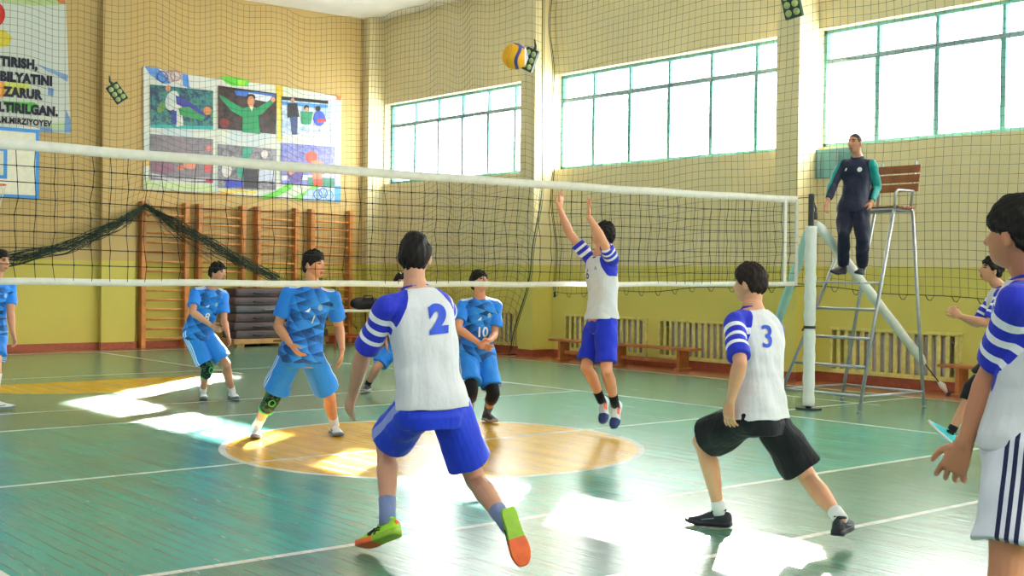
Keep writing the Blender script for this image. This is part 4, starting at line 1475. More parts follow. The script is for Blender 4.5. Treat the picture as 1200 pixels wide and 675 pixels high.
    HV = (HS + nn * th[:, None]) * s
    MB().raw(head + HV @ HF, FF).build('hair', hr['mat'], root, True)

    # --- clothes ------------------------------------------------------
    K = kit
    armd = {}
    if K.get('shirt'):
        S_ = K['shirt']
        mb = MB()
        hem = S_.get('hem', -0.14)
        infl = lambda t: np.interp(t, [-0.25, 0.0, 0.35, 0.7, 0.9, 1.0, 1.04], [S_.get('flare', 0.030), 0.026, 0.018, 0.012, 0.011, 0.010, 0.008])
        mb.rings(torso_rings(infl, hem, 0.985))
        SL = S_.get('sleeve', 0.85)
        for sd, sg in (('L', 1), ('R', -1)):
            sh, el, wr = J['sh' + sd], J['el' + sd], J['wr' + sd]
            mb.tube([neck - sp * 0.060 * s + ls * sg * 0.04 * s, sh], [0.060 * s, 0.060 * s], 16)
            mb.ball(sh, 0.062 * s)
            if SL <= 1:
                e = sh + (el - sh) * SL
                mb.tube([sh, sh + (e - sh) * 0.4, sh + (e - sh) * 0.8, e], np.array([0.062, 0.063, S_.get('cuff', 0.064), S_.get('cuff', 0.064)]) * s, 18)
            else:
                mb.tube([sh, sh + (el - sh) * 0.5, el], np.array([0.066, 0.060, 0.054]) * s, 18).ball(el, 0.054 * s)
                e = el + (wr - el) * (SL - 1)
                mb.tube([el, el + (e - el) * 0.5, e], np.array([0.054, 0.050, 0.040]) * s, 18)
        sm = remesh(mb, voxel, 5)
        displace(sm, S_.get('fold', 0.006), S_.get('freq', 34), hash(name_label) % 97 if False else S_.get('seed', 3), (1, 1, 0.8))
        V, N = mesh_np(sm)
        at_s = np.full(len(V), -1.0)
        at_d = np.zeros(len(V))
        at_o = np.zeros(len(V))
        L = np.linalg.norm(neck - pel)
        hN = (neck - V) @ sp
        for sd, sg in (('L', 1), ('R', -1)):
            sh, el = J['sh' + sd], J['el' + sd]
            u = nrm(el - sh)
            tpar = (V - sh) @ u
            rad = np.linalg.norm(V - sh - tpar[:, None] * u, axis=1)
            lat = (V - neck) @ (ls * sg)
            rag = lat - (0.070 * s + 0.085 * s * np.clip(hN / (0.17 * s), 0, 1.3))
            inarm = np.where((rad < 0.092 * s) & (tpar > 0.03 * s) & (tpar < 0.31 * s) & (((V - sh) - tpar[:, None] * u) @ (ls * sg) > -0.068 * s), tpar - 0.05 * s, -1.0)
            on = np.maximum(np.where(hN < 0.20 * s, rag, -1), inarm)
            dd = np.where(tpar > -0.02, tpar, tpar)
            if SL > 1: on = np.maximum(on, np.where(lat > 0.19 * s, lat - 0.15 * s, -1))
            better = on > at_s
            at_s = np.where(better, on, at_s)
            at_d = np.where(better, dd, at_d)
            out_ = ((V - sh) - tpar[:, None] * u) @ (ls * sg)
            at_o = np.where(better, out_, at_o)
        tt = (V - pel) @ sp / L
        so = link_mesh(sm, 'shirt', S_['mat'], root, {'sleeve': at_s, 'armd': at_d / s, 'tors': tt, 'outer': at_o})
        bvh = BVHTree.FromPolygons([v for v in V.tolist()], [list(p.vertices) for p in sm.polygons])
        J['bvh'] = bvh
        if S_.get('collar'):
            cm, rad, wdt = S_['collar']
            c = neck + sp * 0.008 * s
            fr = nrm(fs - sp * (fs @ sp))
            sd_ = np.cross(sp, fr)
            ring = [c + sd_ * rad * s * math.cos(a) + fr * rad * s * math.sin(a) - sp * 0.030 * s * max(0, math.sin(a)) + fr * 0.008 for a in np.linspace(0, 2 * PI, 29)[:-1]]
            MB().tube(ring, wdt, 8, closed=True).build('collar', cm, so, True)
        for item in S_.get('marks', []):
            side_, (ux, uy), body_, size_, mat_, opt = item
            fr = nrm(fs - sp * (fs @ sp))
            d = fr if side_ == 'back' else -fr
            right = np.cross(d, sp) if False else np.cross(sp, -d) * -1
            right = nrm(np.cross(d, sp))
            o_ = neck - sp * uy * s + right * ux * s - d * 0.0
            text_obj(opt.get('name', 'shirt_number'), body_, size_ * s, mat_, so, o_ - sp * 0.36 * size_ * s, right, sp, 'CENTER', opt.get('bold', 0.012), opt.get('shear', 0), opt.get('wx', 1.0), (bvh, d, 0.006))
        for pm_ in S_.get('patches', []):
            side_, pts_, mat_, nm_ = pm_
            fr = nrm(fs - sp * (fs @ sp))
            d = fr if side_ == 'back' else -fr
            right = nrm(np.cross(d, sp))
            q = []
            for (ux, uy) in pts_:
                p = neck - sp * uy * s + right * ux * s
                hit = bvh.ray_cast(Vector(p - d * 0.4), Vector(d), 1.0)
                q.append(np.array(hit[0]) - d * 0.006 if hit[0] is not None else p - d * 0.1)
            MB().poly(q).build(nm_, mat_, so)
        if S_.get('shoulder_stripes'):
            for sg in (1, -1):
                for k in range(3):
                    q = []
                    fr = nrm(fs - sp * (fs @ sp))
                    for t in np.linspace(0, 1, 9):
                        p = neck + ls * sg * (0.075 + 0.115 * t) * s + fr * (0.03 - 0.028 * k) * s
                        hit = bvh.ray_cast(Vector(p + sp * 0.3), Vector(-sp), 1.0)
                        if hit[0] is not None: q.append(np.array(hit[0]) + sp * 0.003)
                    if len(q) > 2: MB().tube(q, 0.0055, 6, flat=0.5).build('shoulder_stripe', S_['shoulder_stripes'], so, True)
    if K.get('shorts'):
        S_ = K['shorts']
        mb = MB()
        mb.rings(torso_rings(lambda t: np.interp(t, [-0.1, 0.04], [0.014, S_.get('wi', -0.012)]), -0.20, S_.get('waist', 0.08)))
        LN = S_.get('len', 0.78)
        for sd in ('L', 'R'):
            hp, kn, an = J['hip' + sd], J['kn' + sd], J['an' + sd]
            if LN <= 1.05:
                e = hp + (kn - hp) * LN
                mb.ball(hp - UP * 0.01, 0.108 * s).tube([hp - UP * 0.0, hp + (e - hp) * 0.35, hp + (e - hp) * 0.7, e], np.array([0.108, 0.106, S_.get('hemr', 0.104), S_.get('hemr', 0.104) * 1.04]) * s, 22)
            else:
                e = kn + (an - kn) * (LN - 1)
                mb.ball(hp, 0.104 * s).tube([hp, hp + (kn - hp) * 0.5, kn], np.array([0.106, 0.092, 0.076]) * s, 20).ball(kn, 0.076 * s)
                mb.tube([kn, (kn + e) / 2, e], np.array([0.076, 0.074, 0.066]) * s, 20)
        sm = remesh(mb, voxel, 5)
        displace(sm, S_.get('fold', 0.006), S_.get('freq', 30), S_.get('seed', 5), (1, 1, 0.7))
        V, N = mesh_np(sm)
        st_ = np.full(len(V), 9.0)
        best = np.full(len(V), -9.0)
        for sd, sg in (('L', 1), ('R', -1)):
            hp, kn = J['hip' + sd], J['kn' + sd]
            u = nrm(kn - hp)
            lat = nrm(lp * sg - u * (lp @ u) * sg)
            fr = np.cross(u, lat)
            rel = V - hp
            l_ = rel @ lat
            f_ = rel @ fr
            ok = (l_ > 0.045 * s) & (l_ > best)
            st_ = np.where(ok, f_ * (1 if fr @ fp > 0 else -1), st_)
            best = np.where(ok, l_, best)
        sho = link_mesh(sm, 'trousers' if LN > 1.05 else 'shorts', S_['mat'], root, {'stripe': st_, 'tors': (V - pel) @ UP})
    for sd in ('L', 'R'):
        kn, an, to, hp = J['kn' + sd], J['an' + sd], J['to' + sd], J['hip' + sd]
        kd = nrm(kn - (hp + an) / 2) if np.linalg.norm(kn - (hp + an) / 2) > 0.03 else fp
        if K.get('sock' + sd, K.get('sock')):
            m, hgt = K.get('sock' + sd, K.get('sock'))
            top = an + nrm(kn - an) * hgt * s
            bk_ = -kd * 0.004
            MB().tube([an - nrm(kn - an) * 0.02, an + (top - an) * 0.5 + bk_, top + bk_, top + nrm(kn - an) * 0.004 + bk_], np.array([0.042, 0.0425, 0.043 + 0.10 * max(0, hgt - 0.1), 0.036]) * s, 18).build('sock', m, root, True)
        if K.get('kneepad' + sd):
            m, trim_, lo, hi = K['kneepad' + sd]
            a = kn + (hp - kn) * hi
            b = kn + (an - kn) * lo
            pts = [a, kn + (hp - kn) * hi * 0.5 + kd * 0.006, kn + kd * 0.012, kn + (an - kn) * lo * 0.5 + kd * 0.004, b]
            kp = MB().tube(pts, np.array([0.072, 0.070, 0.069, 0.067, 0.064]) * s, 20).build('kneepad', m, root, True)
            if trim_ is not None:
                for q, r in ((a, 0.073), (b, 0.065)):
                    MB().tube([q - nrm(a - b) * 0.012, q + nrm(a - b) * 0.012], r * s + 0.002, 20).build('kneepad_trim', trim_, kp, True)
                MB().tube([kn + kd * 0.081 * s + 0.028 * (math.cos(t) * nrm(np.cross(kd, a - b)) + 1.3 * math.sin(t) * nrm(a - b)) for t in np.linspace(0, 2 * PI, 17)[:-1]], 0.004, 6, closed=True).build('kneepad_ring', trim_, kp, True)
        # shoe
        sh_ = K.get('shoe' + sd, K.get('shoe'))
        if sh_: shoe(root, an, to, kn, s, sh_)
    return root, J

def shoe(root, an, to, kn, s, st):
    up = nrm(kn - an)
    f = to - an
    flat = st.get('flat', True)
    if flat and an[2] < 0.2:
        f = np.array([f[0], f[1], st.get('tilt', 0.0)]); up = UP
        f = nrm(f)
    else:
        f = nrm(f + up * 0.0)
        f = nrm(f + up * st.get('lift', 0.30))
    up = nrm(up - f * (up @ f))
    w = np.cross(f, up)
    L = 0.285 * s * st.get('size', 1)
    heel = an - f * 0.075 * s - up * 0.088 * s
    ys = np.array([0.0, 0.03, 0.10, 0.22, 0.38, 0.52, 0.66, 0.80, 0.91, 0.97, 1.0])
    hw = np.array([0.020, 0.030, 0.036, 0.035, 0.034, 0.040, 0.046, 0.046, 0.036, 0.024, 0.010])
    zb = np.array([0.006, 0.002, 0, 0, 0, 0, 0, 0.003, 0.009, 0.014, 0.017])
    hh = np.array([0.060, 0.088, 0.097, 0.095, 0.088, 0.074, 0.060, 0.050, 0.043, 0.036, 0.028])
    def ring(i, k, z0, z1, n=20, round_=True):
        R = []
        for j in range(n):
            a = 2 * PI * j / n
            c, d = math.cos(a), math.sin(a)
            if round_:
                z = z0 if d < 0 else z0 + (z1 - z0) * (abs(d) ** 0.75)
                x = hw[i] * k * (np.sign(c) * abs(c) ** (0.6 if d < 0 else 0.85))
            else:
                z = z0 if d < 0 else z1
                x = hw[i] * k * np.sign(c) * abs(c) ** 0.35
            R.append(heel + f * ys[i] * L + w * x * s + up * z * s)
        return np.array(R)
    mb = MB().rings([ring(i, 0.96, zb[i] + 0.018, hh[i]) for i in range(len(ys))])
    V = np.concatenate(mb.v)
    me = mb.mesh('shoe')
    mats = st['upper']
    def reg(C):
        u = (C - heel) @ f / L
        z = (C - heel) @ up / s
        x = (C - heel) @ w / s
        return st['fn'](u, z, x) if 'fn' in st else np.zeros(len(C))
    so = link_mesh(me, 'shoe', mats, root, matfn=reg)
    md = so.modifiers.new('sub', 'SUBSURF'); md.levels = md.render_levels = 1
    mb = MB().rings([ring(i, 1.06, zb[i], zb[i] + (0.026 if i > 4 else 0.030), round_=False) for i in range(len(ys))])
    me = mb.mesh('sole')
    link_mesh(me, 'sole', st['sole'], so, matfn=(lambda C: st['solefn']((C - heel) @ f / L)) if 'solefn' in st else None)
    # collar and laces
    a = heel + f * 0.27 * L + up * 0.093 * s
    MB().tube([a + f * 0.040 * s * math.cos(t) + w * 0.031 * s * math.sin(t) + up * 0.006 * math.cos(t) * -1 for t in np.linspace(0, 2 * PI, 21)[:-1]], 0.008 * s, 8, closed=True).build('shoe_collar', st.get('collar', mats[0]), so, True)
    lc = []
    for k in range(4):
        u = 0.44 + 0.065 * k
        z = np.interp(u, ys, hh) + 0.001
        lc.append([heel + f * u * L + w * x * s + up * (z - 5.5 * x * x) * s for x in (-0.022, -0.01, 0, 0.01, 0.022)])
    MB().wires(lc, 0.0032, n=5).build('laces', st.get('lace', st['sole'][0] if isinstance(st['sole'], list) else st['sole']), so, True)
    for side in (1, -1):
        if 'logo' in st:
            lines = []
            for P in st['logo']:
                q = []
                for (u, z) in P:
                    hwu = np.interp(u, ys, hw) * 0.96
                    hu = np.interp(u, ys, hh); z0 = np.interp(u, ys, zb) + 0.018
                    d = np.clip((z - z0) / (hu - z0), 0, 0.98) ** (1 / 0.75)
                    q.append(heel + f * u * L + w * side * (hwu * math.sqrt(max(0, 1 - d * d)) ** 0.85 + 0.002) * s + up * z * s)
                lines.append(q)
            MB().wires(lines, 0.0042, n=6).build('shoe_mark', st['logomat'], so, True)
    return so
# ------------------------------------------------------------------ kits
def raglan(name, white='dcdbdf', blue='2a35c4', bands=((0.062, 0.016), (0.128, 0.0125), (0.192, 0.0115))):
    t = NT(name)
    sl, ad = t.attr('sleeve'), t.attr('armd')
    st = t.anyof(*[t.near(ad, c, w) for c, w in bands])
    v = t.coord()
    f = t.noise(t.scalev(v, (1, 1, 0.55)), 15, 3)
    wh = t.ramp(t.noise(v, 7, 2), [(0.3, tuple(x * 0.95 for x in lin(white))), (0.7, lin(white))])
    c = t.mix(t.m('GREATER_THAN', sl, 0.0), wh, t.mix(st, lin(blue), lin('f0eff4')))
    return t.pbr(c, 0.7, 0, 0.25, t.bump(f, 0.45, 0.02), sheen=0.1)
M_RAG = raglan('white_blue_raglan_shirt')

def blue_kit(name):
    t = NT(name)
    v = t.pos()
    px_, py_, pz_ = t.xyz(v)
    a = t.m('ADD', t.m('MULTIPLY', px_, 0.637), t.m('MULTIPLY', py_, 0.771))
    wob = t.m('MULTIPLY', t.m('SUBTRACT', t.noise(v, 5, 1), 0.5), 0.10)
    a = t.m('ADD', a, wob)
    u = t.m('MULTIPLY', t.m('ADD', a, t.m('MULTIPLY', pz_, 0.55)), 9.5)
    w = t.m('MULTIPLY', t.m('SUBTRACT', pz_, t.m('MULTIPLY', a, 0.35)), 12.0)
    fu, fw = t.m('FRACT', u), t.m('FRACT', w)
    tri = t.m('GREATER_THAN', t.m('ADD', fu, fw), 1.0)
    cid = t.node('ShaderNodeCombineXYZ')
    t.put(cid.inputs[0], t.m('FLOOR', u)); t.put(cid.inputs[1], t.m('FLOOR', w)); t.put(cid.inputs[2], tri)
    wn = t.node('ShaderNodeTexWhiteNoise', noise_dimensions='3D')
    t.put(wn.inputs['Vector'], cid.outputs[0])
    shade = t.m('ADD', t.m('MULTIPLY', wn.outputs['Value'], 0.70), t.m('MULTIPLY', t.m('SUBTRACT', fu, fw), 0.30), None)
    shade = t.m('ADD', shade, 0.10)
    tor = t.attr('tors')
    pat = t.ramp(shade, [(0.10, lin('16407c')), (0.30, lin('1b59a4')), (0.46, lin('2272cc')), (0.62, lin('2a86e6')), (0.80, lin('2f93f0')), (0.98, lin('4fa6e0'))])
    plain = lin('2484ec')
    sl = t.attr('sleeve')
    m = t.mul(t.m('LESS_THAN', t.m('ADD', sl, t.mul(t.noise(v, 14, 2), 0.16)), 0.11), 1.0)
    c = t.mix(m, plain, pat)
    f = t.noise(t.scalev(v, (1, 1, 0.6)), 15, 3)
    return t.pbr(c, 0.6, 0, 0.3, t.bump(f, 0.45, 0.02), sheen=0.05)
M_BKIT = blue_kit('blue_patterned_shirt')

def striped(name, base, stripe, bands, extra=None, fold=0.5):
    t = NT(name)
    st = t.attr('stripe')
    v = t.coord()
    m = t.anyof(*[t.near(st, c, w) for c, w in bands])
    c0 = t.ramp(t.noise(v, 6, 2), [(0.3, tuple(x * 0.9 for x in lin(base))), (0.7, lin(base))])
    c = t.mix(m, c0, lin(stripe))
    if extra:
        ec, (k0, k1, w) = extra
        lnv = t.m('ADD', t.mul(t.attr('tors'), k1), k0)
        c = t.mix(t.near(t.m('SUBTRACT', st, lnv), 0.0, w), c, lin(ec))
    f = t.noise(t.scalev(v, (1, 1, 0.55)), 14, 3)
    return t.pbr(c, 0.6, 0, 0.3, t.bump(f, fold, 0.02), sheen=0.08)
M_SH_ROYAL = striped('royal_blue_shorts_side_panel', '1f3fd8', '8f9ce0', [(0.0, 0.026)])
M_SH_ROYAL2 = cloth('royal_blue_shorts', '2236c8')
M_SH_BLACK = cloth('black_shorts', '16171c', 0.5)
M_SH_BRIGHT = striped('bright_blue_shorts', '2688ea', 'dfeefb', [(-0.026, 0.006), (0.0, 0.006), (0.026, 0.006)])
M_SH_WHITE = striped('white_shorts_navy_stripes', 'e4e3ee', '1b1f48', [(-0.030, 0.0075), (0.0, 0.0075), (0.030, 0.0075)], ('dcb94a', (-0.115, -0.12, 0.004)))
M_NUMB = paint('blue_number_print', '2b4fd0', 0.6)
M_NUMW = paint('white_number_print', 'eaf1f8', 0.6)
M_NAVY = paint('navy_number_print', '27308c', 0.6)
M_COLB = paint('blue_shirt_collar', '2b3aae', 0.7)
M_COLBK = paint('bright_blue_collar', '2b7fe0', 0.7)
M_SOCKG = cloth('grey_blue_sock', '7e8db4')
M_SOCKW = cloth('white_sock', 'e3e2e0')
M_SOCKK = cloth('black_sock', '17181c')
M_PADK = cloth('black_kneepad', '15161b')
M_PADG = cloth('patterned_dark_kneepad', '23332f')
M_NEON = paint('neon_green_trim', '3fcf55', 0.6)

def knit_pad(name):
    t = NT(name)
    v = t.coord()
    w = t.noise(v, 26, 2)
    c = t.ramp(w, [(0.40, lin('16191c')), (0.50, lin('1f2f2c')), (0.56, lin('3d7a5c')), (0.62, lin('1a1f20'))])
    return t.pbr(c, 0.8, 0, 0.2)
M_PADG = knit_pad('knitted_dark_green_kneepad')

def shirt_w(num, side, seed, **k):
    d = dict(mat=M_RAG, sleeve=0.86, seed=seed, collar=(M_COLB, 0.064, 0.008), cuff=0.066)
    if num:
        if side == 'back': d['marks'] = [('back', (0.0, 0.19), num, 0.185, M_NUMB, dict(bold=0.006, shear=0.05, wx=1.05))]
        else: d['marks'] = [('front', (0.0, 0.22), num, 0.12, M_NAVY, dict(bold=0.006, shear=0.05, wx=1.0))]
    d.update(k)
    return d

def shirt_b(num, seed, **k):
    d = dict(mat=M_BKIT, sleeve=0.70, seed=seed, collar=(M_COLBK, 0.066, 0.007), cuff=0.072, hem=-0.13, flare=0.030, shoulder_stripes=M_NUMW, fold=0.005)
    tri = []
    for i in range(3):
        x0 = -0.012 + 0.012 * i - 0.01
        tri.append(('front', [(x0 - 0.015, 0.215), (x0 - 0.004, 0.215), (x0 + 0.006 - 0.004, 0.178 + 0.012 * (2 - i)), (x0 - 0.008, 0.182 + 0.012 * (2 - i))], M_NUMW, 'shirt_emblem'))
    cr = [(0.085 + 0.020 * math.cos(a), 0.165 + 0.026 * math.sin(a)) for a in np.linspace(0, 2 * PI, 13)[:-1]]
    tri.append(('front', cr, paint('crest_print', '8fb4d8', 0.6), 'shirt_crest'))
    d['patches'] = tri
    if num: d['marks'] = [('front', (0.02, 0.33), num, 0.14, M_NUMW, dict(bold=0.003, wx=0.9))]
    d.update(k)
    return d

# shoes
pn = paint
M_LIME = pn('lime_shoe', 'a6e22c', 0.5); M_ORNG = pn('orange_shoe_sole', 'ee6a35', 0.5); M_LIMES = pn('lime_shoe_sole', '9cc63a', 0.5); M_BLK = pn('black_shoe_mark', '16181c', 0.5)
M_SHW = pn('white_shoe', 'e2e3e4', 0.5); M_SHG = pn('grey_shoe_sole', '6f7886', 0.55); M_SHK = pn('black_shoe', '24262e', 0.5); M_SOLW = pn('white_sole', 'dcdcdc', 0.55)
M_TURQ = pn('turquoise_shoe', '4fd0da', 0.5); M_TURQS = pn('turquoise_sole', '8fe6dc', 0.5); M_SHNAVY = pn('navy_shoe_toe', '2a3a78', 0.5); M_CORAL = pn('coral_shoe_panel', 'ee6652', 0.5)
M_SHDG = pn('dark_grey_shoe', '3a3d4c', 0.5); M_SOLB = pn('grey_brown_sole', '9a8f88', 0.55); M_PUR = pn('black_purple_shoe', '4b4e68', 0.5)
SHOE_LIME = dict(upper=[M_LIME, M_ORNG], sole=[M_LIMES, M_ORNG], solefn=lambda u: (u > 0.55).astype(float), lace=M_LIME, collar=M_LIME, logomat=M_BLK,
                 fn=lambda u, z, x: ((u > 0.93) | ((u < 0.05) & (z > 0.06))).astype(float),
                 logo=[[(0.34, 0.045), (0.46, 0.052), (0.60, 0.034)], [(0.33, 0.058), (0.46, 0.064), (0.62, 0.045)], [(0.40, 0.070), (0.47, 0.030)], [(0.48, 0.070), (0.56, 0.030)]])
SHOE_W = dict(upper=[M_SHW, M_SHG], sole=[M_SHG], lace=M_SHW, logomat=M_BLK, logo=[[(0.32, 0.050), (0.40, 0.036), (0.62, 0.046)]])
SHOE_W8 = dict(upper=[M_SHW, pn('green_shoe_trim', '7fc06a', 0.5)], sole=[M_SHG], lace=M_SHW, fn=lambda u, z, x: ((u > 0.70) & (z < 0.035)).astype(float))
SHOE_K = dict(upper=[M_SHK], sole=[M_SOLB], lace=M_SHG)
SHOE_K3 = dict(upper=[M_SHK], sole=[M_SHK], lace=M_SHK, logomat=M_SHG, logo=[[(0.34, 0.05), (0.6, 0.036)]])
SHOE_T = dict(upper=[M_TURQ], sole=[M_SOLW], lace=M_SHW, flat=False)
SHOE_6 = dict(upper=[M_SHW, M_SHNAVY, M_CORAL], sole=[M_SHW, M_SHNAVY], solefn=lambda u: (u > 0.6).astype(float), lace=M_SHW, flat=False,
              fn=lambda u, z, x: np.where(u > 0.68, 1, np.where((u > 0.22) & (u < 0.55) & (z < 0.075) & (np.abs(x) > 0.01), 2, 0)).astype(float))

# ------------------------------------------------------------------ the players
V_ = np.array
DBG = False
def dbg(n): return n if DBG else ''

# player two, seen from behind, running
person('player in white and blue shirt numbered 2 running away, seen from behind',
    dict(pel=(506, 474), neck=(487, 338, 0.05), head=(486, 302, 0.08), elL=(424, 416), wrL=(414, 462, 0.25), hdL=(407, 484, 0.32), elR=(508, 392), wrR=(492, 410, 0.42), hdR=(484, 404, 0.52),
         knL=(452, 530), anL=(454, 612, 0.10), toL=(421, 624, 0.20), knR=(556, 560), anR=(595, 615, -0.20), toR=(623, 706, -0.30), shw=0.185, shfR=0.12, shfL=-0.02, tiltP=0.0),
    6.62, 1.07, math.radians(-15), math.radians(-34), math.radians(2), -0.05,
    kit=dict(shirt=shirt_w('2', 'back', 11, hem=-0.03, marks=[('back', (0.015, 0.17), '2', 0.19, M_NUMB, dict(bold=0.012, shear=0.12, wx=1.05))]),
             shorts=dict(mat=M_SH_ROYAL, len=0.74, hemr=0.112, seed=4), sock=(M_SOCKG, 0.13), shoeL=dict(SHOE_LIME, flat=False, lift=0.0), shoeR=dict(SHOE_LIME, flat=False, lift=0.04)),
    hair=dict(thick=0.016, back=-0.096, seed=2, messy=0.004), voxel=0.0048, tone='cf9a7c', hand=dict(L=dict(curl=0.35, spread=0.14)), dbg=dbg('P2'))

# player three
person('player in white and blue shirt numbered 3 and black shorts striding to the net',
    dict(pel=(890, 484), neck=(882, 362, 0.08), head=(879, 333, 0.12), elL=(867, 425), wrL=(856, 470, -0.14), hdL=(854, 492, -0.12), elR=(896, 425), wrR=(882, 462, 0.42), hdR=(874, 478, 0.48),
         knL=(826, 524), anL=(843, 599, ('z', 0.10)), toL=(806, 607, 0.32), knR=(944, 552), anR=(984, 607, -0.30), toR=(993, 632, -0.12), shw=0.18, shfR=0.10, shfL=-0.03),
    7.30, 1.03, math.radians(-52), math.radians(-34), math.radians(-50), -0.03,
    kit=dict(shirt=shirt_w('3', 'back', 21, hem=-0.05, flare=0.05, marks=[('back', (-0.045, 0.17), '3', 0.18, M_NUMB, dict(bold=0.002, shear=0.05, wx=1.05))]),
             shorts=dict(mat=M_SH_BLACK, len=0.84, hemr=0.118, seed=6), sock=(M_SOCKW, 0.06), shoe=SHOE_K3),
    hair=dict(thick=0.018, back=-0.085, seed=5, messy=0.004, line=0.045, mat=M_HAIRB), voxel=0.0050, tone='d8a07c', dbg=dbg('P3'))

# near player cut by the right edge
person('player with white shorts and navy side stripes standing closest at the right edge',
    dict(pel=(1199, 512), neck=(1208, 326, 0.0), head=(1191, 276, -0.02), elL=(1163, 432), wrL=(1130, 520, 0.05), hdL=(1114, 556, 0.10), elR=(1250, 430), wrR=(1240, 500, 0.3), hdR=(1230, 530, 0.35),
         knL=(1185, 668), anL=(1192, 800, 0.0), toL=(1150, 815, 0.15), knR=(1235, 660), anR=(1255, 800, 0.1), toR=(1215, 815, 0.3), shw=0.19),
    4.30, 1.06, math.radians(-62), math.radians(-58), math.radians(-38), 0.05,
    kit=dict(shirt=shirt_w('', 'back', 31, hem=-0.06, fold=0.005), shorts=dict(mat=M_SH_WHITE, len=0.72, hemr=0.110, seed=8), sock=(M_SOCKW, 0.12), shoe=SHOE_W),
    hair=dict(thick=0.022, back=-0.062, seed=9, messy=0.004, line=0.030, burn=-0.004), voxel=0.0042, tone='c98a66', hand=dict(L=dict(curl=0.62, spread=0.13, size=1.12)), dbg=dbg('P4'))

# crouched player behind him
person('player with clasped hands and turquoise shoes half hidden by the nearest player',
    dict(pel=(1172, 408), neck=(1171, 337, 0.02), head=(1161, 317, 0.02), elL=(1150, 386), wrL=(1126, 371, 0.0), hdL=(1115, 362, 0.0), elR=(1143, 384), wrR=(1124, 370, 0.10), hdR=(1113, 358, 0.05),
         knL=(1134, 459), anL=(1114, 506, -0.1), toL=(1088, 482, 0.0), knR=(1160, 465), anR=(1190, 505, 0.15), toR=(1165, 512, 0.3), shw=0.16),
    11.3, 0.98, math.radians(-88), math.radians(-85), math.radians(-92), 0.22,
    kit=dict(shirt=shirt_w('', 'back', 41, hem=-0.10), shorts=dict(mat=M_SH_BLACK, len=0.70, seed=9), sock=(M_SOCKK, 0.06), kneepadL=(M_PADK, None, 0.26, 0.24), kneepadR=(M_PADK, None, 0.26, 0.24), shoe=dict(SHOE_T, lift=0.0)),
    hair=dict(thick=0.022, seed=12, line=0.045), voxel=0.0058, tone='d29a78', hand=dict(L=dict(curl=1.0), R=dict(curl=1.0)), dbg=dbg('P5'))

# jumper
person('player in white shirt numbered 6 jumping at the net with both arms raised',
    dict(pel=(705, 376), neck=(703, 299, 0.0), head=(707, 276, 0.02), elR=(667, 281), wrR=(656, 245, 0.05), hdR=(658, 231, 0.05), elL=(707, 284), wrL=(690, 254, -0.25), hdL=(691, 240, -0.25),
         knR=(690, 424), anR=(705, 470, 0.18), toR=(704, 498, 0.05), knL=(713, 429), anL=(721, 475, 0.0), toL=(716, 504, -0.12), shw=0.165, shrL=0.04, shrR=0.06),
    11.75, 1.02, math.radians(-112), math.radians(-125), math.radians(-75), 0.35,
    kit=dict(shirt=shirt_w('6', 'front', 51, hem=0.03, sleeve=0.62, marks=[('front', (-0.06, 0.17), '6', 0.13, M_NAVY, dict(bold=0.001, shear=0.05)), ('front', (0.07, 0.12), 'A', 0.05, M_COLB, dict(bold=0.0, name='shirt_emblem'))]),
             shorts=dict(mat=M_SH_ROYAL2, len=0.86, hemr=0.100, seed=10), sock=(M_SOCKK, 0.12), shoe=dict(SHOE_6, lift=0.10)),
    hair=dict(thick=0.020, seed=14, line=0.05), voxel=0.0060, tone='e0a27e',
    hand=dict(L=dict(curl=0.15, spread=0.16, out=-facing(math.radians(-100))), R=dict(curl=0.15, spread=0.18, out=-facing(math.radians(-60)))), dbg=dbg('P6'))

